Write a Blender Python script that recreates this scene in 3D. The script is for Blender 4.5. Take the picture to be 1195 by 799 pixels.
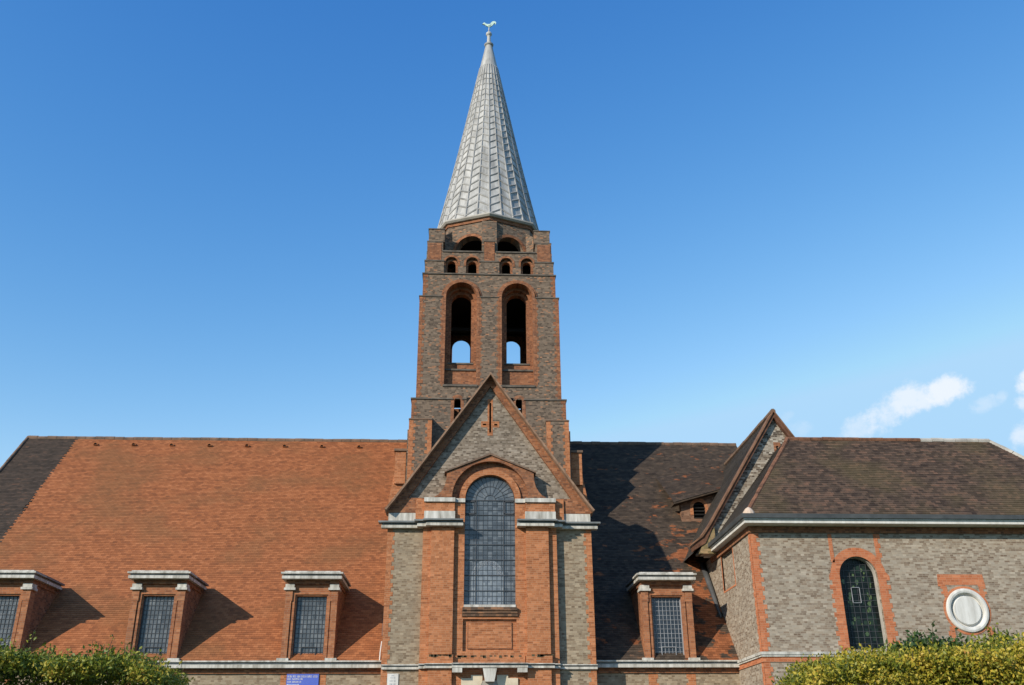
import bpy, bmesh, math, random
import numpy as np
from mathutils import Vector, Matrix
from mathutils.geometry import tessellate_polygon

for o in list(bpy.data.objects):
    bpy.data.objects.remove(o)
scene = bpy.context.scene
COL = scene.collection
R = math.radians

# ------------------------------------------------------------------ camera
cam_d = bpy.data.cameras.new('camera')
cam = bpy.data.objects.new('camera', cam_d)
COL.objects.link(cam)
cam_d.sensor_width = 36.0
cam_d.lens = 33.57
cam_d.clip_start = 0.1
cam_d.clip_end = 6000
_p, _y, _r = R(23.938), R(-3.0475), R(-0.3754)
_fw = Vector((-math.sin(_y) * math.cos(_p), math.cos(_y) * math.cos(_p), math.sin(_p)))
_ri = Vector((math.cos(_y), math.sin(_y), 0))
_up = _ri.cross(_fw)
_r2 = _ri * math.cos(_r) + _up * math.sin(_r)
_u2 = -_ri * math.sin(_r) + _up * math.cos(_r)
_m = Matrix((_r2, _u2, -_fw)).transposed().to_4x4()
_m.translation = Vector((0, 0, 1.6))
cam.matrix_world = _m
scene.camera = cam

# ------------------------------------------------------------------ sun, sky, exposure
SUN_AZ = R(48.5)      # to the left of the line from the church to the camera
SUN_EL = R(26.0)
sd = Vector((-math.sin(SUN_AZ) * math.cos(SUN_EL), -math.cos(SUN_AZ) * math.cos(SUN_EL), math.sin(SUN_EL)))
sun_d = bpy.data.lights.new('sun', 'SUN')
sun_d.energy = 5.0
sun_d.angle = R(0.5)
sun_d.color = (1.0, 0.90, 0.75)
sun = bpy.data.objects.new('sun', sun_d)
COL.objects.link(sun)
sun.rotation_euler = (-sd).to_track_quat('-Z', 'Y').to_euler()
sun.location = (-30, -30, 40)

world = bpy.data.worlds.new('World')
scene.world = world
world.use_nodes = True
wt = world.node_tree
wt.nodes.clear()


class NG:
    """small helper for building node trees"""
    def __init__(self, tree):
        self.t = tree

    def n(self, kind, **kw):
        nd = self.t.nodes.new(kind)
        for k, v in kw.items():
            setattr(nd, k, v)
        return nd

    def link(self, a, b):
        self.t.links.new(a, b)

    def val(self, sock, v):
        if isinstance(v, bpy.types.NodeSocket):
            self.t.links.new(v, sock)
        else:
            sock.default_value = v

    def math(self, op, a, b=None, c=None, clamp=False):
        nd = self.n('ShaderNodeMath', operation=op)
        nd.use_clamp = clamp
        self.val(nd.inputs[0], a)
        if b is not None:
            self.val(nd.inputs[1], b)
        if c is not None:
            self.val(nd.inputs[2], c)
        return nd.outputs[0]

    def vmath(self, op, a, b=None):
        nd = self.n('ShaderNodeVectorMath', operation=op)
        self.val(nd.inputs[0], a)
        if b is not None:
            self.val(nd.inputs[1], b)
        return nd.outputs['Value'] if op == 'DOT_PRODUCT' else nd.outputs['Vector']

    def xyz(self, x, y, z):
        nd = self.n('ShaderNodeCombineXYZ')
        self.val(nd.inputs[0], x)
        self.val(nd.inputs[1], y)
        self.val(nd.inputs[2], z)
        return nd.outputs[0]

    def sep(self, v):
        nd = self.n('ShaderNodeSeparateXYZ')
        self.val(nd.inputs[0], v)
        return nd.outputs

    def noise(self, vec, scale, detail=2.0, rough=0.5):
        nd = self.n('ShaderNodeTexNoise')
        self.val(nd.inputs['Vector'], vec)
        nd.inputs['Scale'].default_value = scale
        nd.inputs['Detail'].default_value = detail
        nd.inputs['Roughness'].default_value = rough
        return nd.outputs['Fac']

    def white(self, vec):
        nd = self.n('ShaderNodeTexWhiteNoise', noise_dimensions='3D')
        self.val(nd.inputs['Vector'], vec)
        return nd.outputs['Value']

    def ramp(self, fac, stops, interp='LINEAR'):
        nd = self.n('ShaderNodeValToRGB')
        cr = nd.color_ramp
        cr.interpolation = interp
        while len(cr.elements) > 1:
            cr.elements.remove(cr.elements[-1])
        for i, (p, c) in enumerate(stops):
            e = cr.elements[0] if i == 0 else cr.elements.new(p)
            e.position = p
            e.color = (c[0], c[1], c[2], 1)
        self.val(nd.inputs[0], fac)
        return nd.outputs[0]

    def mix(self, fac, a, b, blend='MIX'):
        nd = self.n('ShaderNodeMix', data_type='RGBA', blend_type=blend)
        self.val(nd.inputs[0], fac)
        for s, v in ((nd.inputs[6], a), (nd.inputs[7], b)):
            if isinstance(v, bpy.types.NodeSocket):
                self.t.links.new(v, s)
            else:
                s.default_value = (v[0], v[1], v[2], 1)
        return nd.outputs[2]

    def smooth(self, v, lo, hi):
        nd = self.n('ShaderNodeMapRange', interpolation_type='SMOOTHSTEP')
        self.val(nd.inputs[0], v)
        nd.inputs[1].default_value = lo
        nd.inputs[2].default_value = hi
        return nd.outputs[0]


g = NG(wt)
sky = g.n('ShaderNodeTexSky', sky_type='NISHITA')
sky.sun_disc = False
sky.sun_elevation = SUN_EL
sky.sun_rotation = math.atan2(sd.x, sd.y)
sky.altitude = 50
sky.air_density = 1.15
sky.dust_density = 0.35
sky.ozone_density = 2.6
tc = g.n('ShaderNodeTexCoord')
dirv = tc.outputs['Generated']
# small fair-weather clouds low in the sky to the right, as directions of the sky itself
nz = g.noise(dirv, 34.0, 7.0, 0.62)
nz2 = g.noise(g.vmath('ADD', dirv, (3.1, 1.7, 0.4)), 110.0, 6.0, 0.65)
cl = None


def cloud(dx, dy, dz, half, gain, tx=0.0, asp=2.2):
    """soft elongated cloud centred on one direction of the sky"""
    c = Vector((dx, dy, dz)).normalized()
    e1 = Vector((0, 0, 1)).cross(c).normalized() * -1.0
    e2 = c.cross(e1) * -1.0
    if e2.z < 0:
        e2 = -e2
    a = e1 * math.cos(tx) + e2 * math.sin(tx)
    b = -e1 * math.sin(tx) + e2 * math.cos(tx)
    d = g.vmath('SUBTRACT', dirv, tuple(c))
    u = g.math('DIVIDE', g.vmath('DOT_PRODUCT', d, tuple(a)), half)
    v = g.math('DIVIDE', g.vmath('DOT_PRODUCT', d, tuple(b)), half / asp)
    rr = g.math('ADD', g.math('MULTIPLY', u, u), g.math('MULTIPLY', v, v))
    k = g.math('SUBTRACT', 1.0, rr)
    k = g.math('ADD', k, g.math('MULTIPLY', g.math('SUBTRACT', nz, 0.5), 3.2))
    k = g.math('ADD', k, g.math('MULTIPLY', g.math('SUBTRACT', nz2, 0.5), 1.6))
    k = g.math('MULTIPLY', g.smooth(k, -0.1, 1.15), gain)
    return k


CL = [(0.4577, 0.8275, 0.3251, 0.0245, 0.85, 0.10, 1.7),
      (0.4293, 0.8441, 0.3214, 0.0281, 0.75, 0.35, 1.6),
      (0.4067, 0.8591, 0.3107, 0.0301, 0.62, 0.60, 1.8),
      (0.3848, 0.8731, 0.2994, 0.0219, 0.42, 0.50, 1.6),
      (0.5167, 0.7945, 0.3191, 0.0134, 0.85, 1.20, 1.4),
      (0.5136, 0.8025, 0.3036, 0.0095, 0.70, 0.60, 1.2),
      (0.5130, 0.8130, 0.2755, 0.0150, 0.60, 0.90, 1.3),
      (0.4872, 0.8175, 0.3071, 0.0161, 0.30, 0.20, 1.8),
      (0.4985, 0.8089, 0.3117, 0.0080, 0.28, 0.80, 1.5),
      (0.3322, 0.8924, 0.3054, 0.0154, 0.16, 0.30, 1.5),
      (0.3222, 0.8912, 0.3193, 0.0086, 0.12, 0.30, 1.5)]
for c in CL:
    k = cloud(*c)
    cl = k if cl is None else g.math('MAXIMUM', cl, k)
# deepen the clear autumn blue: each colour channel of the sky through its own curve
sr_, sg_, sb_ = g.sep(sky.outputs[0])


def curve(ch, k, p, top):
    return g.math('MINIMUM', g.math('MULTIPLY', g.math('POWER', g.math('MULTIPLY', ch, 0.125), p), k * 8.0), top * 8.0)


skyb = g.xyz(curve(sr_, 11.6, 2.28, 0.43), curve(sg_, 2.70, 1.40, 0.70), curve(sb_, 1.52, 0.78, 0.97))
skyc = g.mix(cl, skyb, (7.4, 7.7, 8.2))
bg = g.n('ShaderNodeBackground')
g.link(skyc, bg.inputs[0])
bg.inputs[1].default_value = 0.125
wo = g.n('ShaderNodeOutputWorld')
g.link(bg.outputs[0], wo.inputs[0])

vs = scene.view_settings
vs.view_transform = 'Standard'
vs.look = 'None'
vs.gamma = 1.0
vs.use_curve_mapping = False
vs.exposure = 0.0

# ------------------------------------------------------------------ materials


def new_mat(name):
    m = bpy.data.materials.new(name)
    m.use_nodes = True
    m.node_tree.nodes.clear()
    h = NG(m.node_tree)
    bs = h.n('ShaderNodeBsdfPrincipled')
    out = h.n('ShaderNodeOutputMaterial')
    h.link(bs.outputs[0], out.inputs[0])
    return m, h, bs


def coords(h):
    geo = h.n('ShaderNodeNewGeometry')
    px, py, pz = h.sep(geo.outputs['Position'])
    nx, ny, nz_ = h.sep(geo.outputs['True Normal'])
    side = h.math('GREATER_THAN', h.math('ABSOLUTE', nx), 0.72)
    u = h.math('ADD', h.math('MULTIPLY', px, h.math('SUBTRACT', 1.0, side)), h.math('MULTIPLY', py, side))
    return geo.outputs['Position'], u, pz


def brick_mat(name, stops, mortar, bw=0.225, bh=0.075, mj=0.011, spread=0.75, clump=0.7, soot=0.25,
              mortar_amt=0.75, bump=0.35, soot_scale=0.55, stain=(0.08, 0.07, 0.06), vertical=False):
    m, h, bs = new_mat(name)
    pos, u, z = coords(h)
    if vertical:
        u, z = z, u
    row = h.math('FLOOR', h.math('DIVIDE', z, bh))
    odd = h.math('MODULO', h.math('ABSOLUTE', row), 2.0)
    # alternate courses of headers and stretchers, offset as in English bond
    w = h.math('ADD', bw * 0.62, h.math('MULTIPLY', odd, bw * 0.38))
    uu = h.math('ADD', h.math('DIVIDE', u, w), h.math('MULTIPLY', h.white(h.xyz(row, 7.3, 0)), 1.0))
    colm = h.math('FLOOR', uu)
    rnd = h.white(h.xyz(colm, row, 1.0))
    rnd2 = h.white(h.xyz(colm, row, 5.0))
    fu = h.math('MULTIPLY', h.math('FRACT', uu), w)
    fv = h.math('MULTIPLY', h.math('FRACT', h.math('DIVIDE', z, bh)), bh)
    mo = h.math('MAXIMUM', h.math('LESS_THAN', fu, mj), h.math('LESS_THAN', fv, mj))
    # clumps of alike bricks, drawn out along the courses
    cv = h.xyz(h.math('MULTIPLY', u, 1.0), h.math('MULTIPLY', z, 3.2), 0.0)
    cn = h.noise(cv, 2.3, 5.0, 0.72)
    fac = h.math('ADD', h.math('MULTIPLY', h.math('SUBTRACT', rnd, 0.5), spread),
                 h.math('MULTIPLY', h.math('SUBTRACT', cn, 0.5), clump * 2.2))
    fac = h.math('ADD', fac, 0.5, clamp=True)
    c = h.ramp(fac, stops)
    c = h.mix(0.5, c, h.mix(1.0, c, h.ramp(rnd2, [(0, (0.72, 0.72, 0.74)), (1, (1.25, 1.22, 1.2))]), 'MULTIPLY'))
    c = h.mix(h.math('MULTIPLY', mo, mortar_amt), c, mortar)
    sn = h.noise(pos, soot_scale, 5.0, 0.6)
    st = h.math('MULTIPLY', h.smooth(sn, 0.46, 0.75), soot)
    c = h.mix(st, c, stain)
    h.link(c, bs.inputs['Base Color'])
    bs.inputs['Roughness'].default_value = 0.9
    bs.inputs['Specular IOR Level'].default_value = 0.15
    hgt = h.math('ADD', h.math('MULTIPLY', h.math('SUBTRACT', 1.0, mo), 0.006),
                 h.math('MULTIPLY', rnd2, 0.004))
    hgt = h.math('ADD', hgt, h.math('MULTIPLY', h.noise(pos, 22.0, 3.0), 0.005))
    bn = h.n('ShaderNodeBump')
    bn.inputs['Strength'].default_value = bump
    bn.inputs['Distance'].default_value = 1.0
    h.link(hgt, bn.inputs['Height'])
    h.link(bn.outputs[0], bs.inputs['Normal'])
    return m


def tile_mat(name, stops, dz, z0, tw=0.165, patch=None, spread=0.45, clump=0.8, bump=0.3, weather=None, wamt=0.5):
    m, h, bs = new_mat(name)
    pos, u, z = coords(h)
    row = h.math('FLOOR', h.math('DIVIDE', h.math('SUBTRACT', z, z0), dz))
    uu = h.math('ADD', h.math('DIVIDE', u, tw), h.math('MULTIPLY', h.math('MODULO', h.math('ABSOLUTE', row), 2.0), 0.5))
    colm = h.math('FLOOR', uu)
    rnd = h.white(h.xyz(colm, row, 2.0))
    rnd2 = h.white(h.xyz(colm, row, 9.0))
    cv = h.xyz(h.math('MULTIPLY', u, 0.8), h.math('MULTIPLY', z, 3.4), 3.0)
    cn = h.noise(cv, 1.9, 6.0, 0.72)
    fac = h.math('ADD', h.math('MULTIPLY', h.math('SUBTRACT', rnd, 0.5), spread),
                 h.math('MULTIPLY', h.math('SUBTRACT', cn, 0.5), clump * 2.0))
    fac = h.math('ADD', fac, 0.5, clamp=True)
    c = h.ramp(fac, stops)
    rowv = h.white(h.xyz(row, 4.0, 4.0))
    c = h.mix(0.22, c, h.mix(1.0, c, h.ramp(rowv, [(0, (0.78, 0.77, 0.76)), (1, (1.2, 1.2, 1.2))]), 'MULTIPLY'))
    if weather:
        wn = h.noise(h.xyz(h.math('MULTIPLY', u, 1.0), h.math('MULTIPLY', z, 1.6), 8.0), 0.34, 5.0, 0.6)
        c = h.mix(h.math('MULTIPLY', h.smooth(wn, 0.45, 0.68), wamt), c, weather)
    if patch:
        pcol, lo, hi, px0, px1, pz0, pz1 = patch
        pn = h.noise(h.xyz(h.math('MULTIPLY', u, 0.9), h.math('MULTIPLY', z, 1.9), 0.0), 1.15, 3.0, 0.55)
        sx, sy, sz = h.sep(pos)
        bias = h.math('MULTIPLY', h.smooth(sx, px0, px1), h.math('SUBTRACT', 1.0, h.smooth(sz, pz0, pz1)))
        pv = h.math('ADD', pn, h.math('MULTIPLY', bias, 0.20))
        pv = h.math('ADD', pv, h.math('MULTIPLY', h.math('SUBTRACT', rnd2, 0.5), 0.10))
        pf = h.smooth(pv, lo, hi)
        c = h.mix(h.math('MULTIPLY', pf, 0.85), c, h.ramp(rnd, [(0, tuple(x * 0.55 for x in pcol)), (1, pcol)]))
    fu = h.math('FRACT', uu)
    gap = h.math('LESS_THAN', fu, 0.07)
    c = h.mix(h.math('MULTIPLY', gap, 0.35), c, (0.03, 0.02, 0.015))
    h.link(c, bs.inputs['Base Color'])
    bs.inputs['Roughness'].default_value = 0.85
    bs.inputs['Specular IOR Level'].default_value = 0.2
    hgt = h.math('ADD', h.math('MULTIPLY', rnd2, 0.008), h.math('MULTIPLY', fu, h.math('MULTIPLY', h.math('SUBTRACT', rnd, 0.5), 0.012)))
    bn = h.n('ShaderNodeBump')
    bn.inputs['Strength'].default_value = bump
    bn.inputs['Distance'].default_value = 1.0
    h.link(hgt, bn.inputs['Height'])
    h.link(bn.outputs[0], bs.inputs['Normal'])
    return m


def plain_mat(name, c0, c1, scale=3.0, rough=0.7, spec=0.3, metal=0.0, streak=False, bump=0.0):
    m, h, bs = new_mat(name)
    geo = h.n('ShaderNodeNewGeometry')
    pos = geo.outputs['Position']
    if streak:
        x, y, z = h.sep(pos)
        v = h.xyz(h.math('MULTIPLY', x, 3.0), h.math('MULTIPLY', y, 3.0), h.math('MULTIPLY', z, 0.5))
    else:
        v = pos
    n_ = h.noise(v, scale, 5.0, 0.6)
    c = h.ramp(n_, [(0.3, c0), (0.7, c1)])
    h.link(c, bs.inputs['Base Color'])
    bs.inputs['Roughness'].default_value = rough
    bs.inputs['Specular IOR Level'].default_value = spec
    bs.inputs['Metallic'].default_value = metal
    if bump:
        bn = h.n('ShaderNodeBump')
        bn.inputs['Strength'].default_value = bump
        bn.inputs['Distance'].default_value = 0.02
        h.link(n_, bn.inputs['Height'])
        h.link(bn.outputs[0], bs.inputs['Normal'])
    return m


def glass_mat(name, stops, cell=(0.15, 0.2), rough=0.24, tilt=0.2, ior=1.6):
    m, h, bs = new_mat(name)
    pos, u, z = coords(h)
    cu = h.math('FLOOR', h.math('DIVIDE', u, cell[0]))
    cz = h.math('FLOOR', h.math('DIVIDE', z, cell[1]))
    rnd = h.white(h.xyz(cu, cz, 3.0))
    nl = h.noise(pos, 0.9, 3.0)
    f = h.math('ADD', h.math('MULTIPLY', rnd, 0.45), h.math('MULTIPLY', nl, 0.55))
    h.link(h.ramp(f, stops), bs.inputs['Base Color'])
    bs.inputs['Roughness'].default_value = rough
    bs.inputs['IOR'].default_value = ior
    bs.inputs['Specular IOR Level'].default_value = 0.5
    hg = h.math('ADD', h.math('MULTIPLY', h.noise(pos, 9.0, 2.0), 0.02),
                h.math('MULTIPLY', h.math('MULTIPLY', h.math('SUBTRACT', rnd, 0.5), h.math('FRACT', h.math('DIVIDE', u, cell[0]))), 0.02))
    bn = h.n('ShaderNodeBump')
    bn.inputs['Strength'].default_value = tilt
    bn.inputs['Distance'].default_value = 1.0
    h.link(hg, bn.inputs['Height'])
    h.link(bn.outputs[0], bs.inputs['Normal'])
    return m


M = {}
M['grey_brick'] = brick_mat('grey_stock_brick', [(0.0, (0.144, 0.101, 0.064)), (0.3, (0.230, 0.172, 0.116)), (0.5, (0.279, 0.218, 0.150)), (0.75, (0.324, 0.260, 0.184)), (1.0, (0.378, 0.311, 0.225))],
                            (0.315, 0.265, 0.195), bw=0.19, bh=0.065, clump=0.35, soot=0.22)
M['gable_brick'] = brick_mat('gable_stock_brick', [(0.0, (0.10, 0.077, 0.058)), (0.25, (0.17, 0.135, 0.102)), (0.55, (0.235, 0.190, 0.148)), (0.8, (0.29, 0.24, 0.19)), (1.0, (0.35, 0.30, 0.245))],
                             (0.285, 0.24, 0.19), bw=0.17, bh=0.065, soot=0.25, spread=0.95, clump=0.25)
M['chapel_brick'] = brick_mat('chapel_stock_brick', [(0.0, (0.15, 0.105, 0.075)), (0.25, (0.225, 0.170, 0.125)), (0.5, (0.295, 0.243, 0.188)), (0.75, (0.355, 0.302, 0.240)), (1.0, (0.41, 0.36, 0.295))],
                              (0.355, 0.308, 0.245), bw=0.19, bh=0.065, soot=0.16, spread=0.75, clump=0.42)
M['tower_brick'] = brick_mat('tower_stock_brick', [(0.0, (0.068, 0.050, 0.040)), (0.25, (0.125, 0.093, 0.068)), (0.6, (0.177, 0.133, 0.099)), (0.86, (0.228, 0.168, 0.121)), (0.92, (0.308, 0.157, 0.088)), (1.0, (0.376, 0.185, 0.099))],
                             (0.188, 0.149, 0.114), bw=0.17, bh=0.065, soot=0.35, spread=0.95, clump=0.22)
M['red_brick'] = brick_mat('red_brick', [(0.0, (0.224, 0.077, 0.033)), (0.4, (0.357, 0.135, 0.057)), (0.7, (0.439, 0.176, 0.078)), (1.0, (0.510, 0.225, 0.115))],
                           (0.428, 0.243, 0.148), soot=0.12, clump=0.45, spread=0.6, bh=0.07)
M['dark_red_brick'] = brick_mat('weathered_shade_red_brick', [(0.0, (0.12, 0.052, 0.033)), (0.35, (0.22, 0.088, 0.043)), (0.7, (0.30, 0.12, 0.056)), (1.0, (0.39, 0.18, 0.095))],
                                (0.24, 0.15, 0.10), bw=0.18, bh=0.065, soot=0.3, clump=0.25, spread=0.8)
M['bright_red_brick'] = brick_mat('bright_red_brick', [(0.0, (0.34, 0.105, 0.045)), (0.5, (0.46, 0.155, 0.07)), (1.0, (0.54, 0.22, 0.11))],
                                  (0.46, 0.25, 0.16), soot=0.05, clump=0.3, spread=0.6)
M['dormer_brick'] = brick_mat('dormer_red_brick', [(0.0, (0.20, 0.075, 0.04)), (0.5, (0.33, 0.13, 0.06)), (1.0, (0.44, 0.20, 0.10))], (0.30, 0.19, 0.13), soot=0.25, clump=0.4, spread=0.6)
NDZ = 0.0820
M['new_tile'] = tile_mat('orange_roof_tile', [(0.0, (0.17, 0.064, 0.029)), (0.35, (0.275, 0.098, 0.040)), (0.6, (0.33, 0.119, 0.047)), (1.0, (0.42, 0.165, 0.072))],
                         NDZ, 4.95, spread=0.55, clump=0.6, weather=(0.20, 0.098, 0.043), wamt=0.55)
M['old_tile'] = tile_mat('old_dark_roof_tile', [(0.0, (0.024, 0.018, 0.014)), (0.4, (0.055, 0.041, 0.031)), (0.75, (0.085, 0.063, 0.046)), (1.0, (0.17, 0.088, 0.05))],
                         NDZ, 4.95, patch=((0.36, 0.125, 0.05), 0.64, 0.71, 6.6, 9.4, 8.5, 13.5))
M['edge_tile'] = tile_mat('dark_verge_tile', [(0.0, (0.026, 0.020, 0.016)), (0.4, (0.052, 0.039, 0.030)), (0.75, (0.075, 0.053, 0.040)), (1.0, (0.15, 0.075, 0.045))],
                          NDZ, 4.95)
M['chapel_tile'] = tile_mat('brown_roof_tile', [(0.0, (0.034, 0.023, 0.018)), (0.35, (0.066, 0.045, 0.033)), (0.65, (0.095, 0.064, 0.046)), (1.0, (0.16, 0.09, 0.06))],
                            0.0845, 9.25, spread=0.7, weather=(0.11, 0.085, 0.04), wamt=0.5)
M['slate'] = tile_mat('dark_hip_tile', [(0.0, (0.045, 0.039, 0.033)), (0.5, (0.075, 0.066, 0.056)), (1.0, (0.11, 0.088, 0.07))], 0.0845, 9.25)
M['ridge'] = plain_mat('ridge_tile', (0.10, 0.075, 0.06), (0.24, 0.15, 0.10), 2.5, 0.9, 0.2)
M['ridge_red'] = plain_mat('red_ridge_tile', (0.09, 0.05, 0.034), (0.25, 0.115, 0.065), 5.0, 0.9, 0.2)
M['moss_ridge'] = plain_mat('mossy_ridge_tile', (0.20, 0.16, 0.07), (0.34, 0.30, 0.17), 2.5, 0.95, 0.1)
M['stone'] = plain_mat('white_stone', (0.25, 0.235, 0.20), (0.66, 0.64, 0.59), 1.9, 0.7, 0.25, streak=True)
M['grey_stone'] = plain_mat('grey_stone', (0.30, 0.28, 0.25), (0.50, 0.47, 0.42), 2.0, 0.85, 0.2)
M['lead_dark'] = plain_mat('lead_and_cove_shade', (0.10, 0.11, 0.11), (0.22, 0.23, 0.23), 2.0, 0.55, 0.4)
M['lead'] = plain_mat('pale_lead', (0.22, 0.22, 0.215), (0.54, 0.53, 0.51), 1.1, 0.65, 0.2, streak=True, bump=0.25)
M['lead_roll'] = plain_mat('lead_roll', (0.20, 0.20, 0.195), (0.44, 0.43, 0.415), 1.5, 0.65, 0.2)
M['copper'] = plain_mat('green_copper', (0.42, 0.60, 0.52), (0.62, 0.76, 0.68), 6.0, 0.6, 0.4)
M['came'] = plain_mat('lead_came', (0.035, 0.04, 0.045), (0.07, 0.075, 0.085), 3.0, 0.6, 0.4)
M['came_light'] = plain_mat('weathered_lead_came', (0.20, 0.21, 0.23), (0.36, 0.38, 0.41), 3.0, 0.6, 0.4)
M['glass'] = glass_mat('leaded_glass', [(0.2, (0.045, 0.053, 0.064)), (0.55, (0.10, 0.115, 0.13)), (0.9, (0.18, 0.195, 0.21))], (0.18, 0.178))
M['pale_glass'] = glass_mat('pale_pane_glass', [(0.2, (0.12, 0.14, 0.165)), (0.6, (0.19, 0.215, 0.24)), (0.9, (0.29, 0.31, 0.32))], (0.09, 0.089))
M['dormer_glass'] = glass_mat('dormer_glass', [(0.2, (0.05, 0.058, 0.066)), (0.55, (0.105, 0.116, 0.125)), (0.9, (0.19, 0.20, 0.205))], (0.15, 0.16))
M['dark_glass'] = glass_mat('dark_dormer_glass', [(0.2, (0.01, 0.013, 0.018)), (0.8, (0.03, 0.036, 0.045))], (0.15, 0.16))
M['stained'] = glass_mat('stained_glass', [(0.2, (0.004, 0.006, 0.006)), (0.55, (0.008, 0.013, 0.012)), (0.72, (0.018, 0.034, 0.024)), (0.9, (0.05, 0.08, 0.04))], (0.11, 0.13), tilt=0.12, ior=1.28)
M['white_paint'] = plain_mat('white_paint', (0.48, 0.465, 0.43), (0.72, 0.71, 0.68), 1.8, 0.6, 0.3, streak=True)
M['blue_paint'] = plain_mat('blue_sign_paint', (0.075, 0.12, 0.47), (0.10, 0.15, 0.54), 2.0, 0.4, 0.4)
M['ink'] = plain_mat('grey_ink', (0.30, 0.32, 0.35), (0.36, 0.38, 0.41), 2.0, 0.6, 0.3)
M['black'] = plain_mat('dark_timber', (0.010, 0.009, 0.008), (0.02, 0.018, 0.016), 3.0, 0.8, 0.2)
M['door'] = plain_mat('oak_door', (0.08, 0.045, 0.025), (0.14, 0.085, 0.05), 2.0, 0.6, 0.3, streak=True)
M['asphalt'] = plain_mat('asphalt', (0.045, 0.045, 0.046), (0.065, 0.064, 0.062), 4.0, 0.9, 0.2, bump=0.4)
M['grass'] = plain_mat('short_grass', (0.035, 0.06, 0.018), (0.07, 0.10, 0.03), 1.5, 0.95, 0.1, bump=0.6)
M['paving'] = plain_mat('stone_paving', (0.24, 0.23, 0.21), (0.34, 0.32, 0.29), 1.5, 0.9, 0.2, bump=0.3)
M['kerb'] = plain_mat('kerb_stone', (0.30, 0.29, 0.28), (0.40, 0.39, 0.37), 2.0, 0.85, 0.2)
M['bark'] = plain_mat('bark', (0.05, 0.04, 0.03), (0.12, 0.095, 0.07), 6.0, 0.95, 0.1, bump=0.8)


def leaf_mat(name, stops):
    m, h, bs = new_mat(name)
    geo = h.n('ShaderNodeNewGeometry')
    n_ = h.noise(geo.outputs['Position'], 1.6, 3.0, 0.6)
    f = h.math('ADD', h.math('MULTIPLY', geo.outputs['Random Per Island'], 0.62), h.math('MULTIPLY', h.smooth(n_, 0.35, 0.65), 0.38))
    c = h.ramp(f, stops)
    h.link(c, bs.inputs['Base Color'])
    bs.inputs['Roughness'].default_value = 0.5
    bs.inputs['Specular IOR Level'].default_value = 0.35
    tr = h.n('ShaderNodeBsdfTranslucent')
    h.link(c, tr.inputs[0])
    mx = h.n('ShaderNodeMixShader')
    mx.inputs[0].default_value = 0.22
    h.link(bs.outputs[0], mx.inputs[1])
    h.link(tr.outputs[0], mx.inputs[2])
    out = [n for n in m.node_tree.nodes if n.type == 'OUTPUT_MATERIAL'][0]
    h.link(mx.outputs[0], out.inputs[0])
    return m


M['privet'] = leaf_mat('golden_privet_leaf', [(0.0, (0.05, 0.085, 0.012)), (0.3, (0.17, 0.19, 0.02)), (0.6, (0.36, 0.31, 0.03)), (0.9, (0.52, 0.37, 0.05)), (1.0, (0.46, 0.22, 0.05))])
M['green_leaf'] = leaf_mat('green_leaf', [(0.0, (0.02, 0.045, 0.012)), (0.5, (0.05, 0.095, 0.022)), (1.0, (0.12, 0.17, 0.04))])
M['mixed_leaf'] = leaf_mat('mixed_hedge_leaf', [(0.0, (0.05, 0.085, 0.012)), (0.4, (0.14, 0.18, 0.02)), (0.7, (0.27, 0.27, 0.03)), (0.92, (0.42, 0.31, 0.04)), (1.0, (0.40, 0.19, 0.04))])
M['tree_leaf'] = leaf_mat('tree_leaf', [(0.0, (0.03, 0.05, 0.015)), (1.0, (0.09, 0.12, 0.03))])

# ------------------------------------------------------------------ mesh helpers
ROOT = Vector((0.97, 34.0, 0.0))       # base of the church


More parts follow.
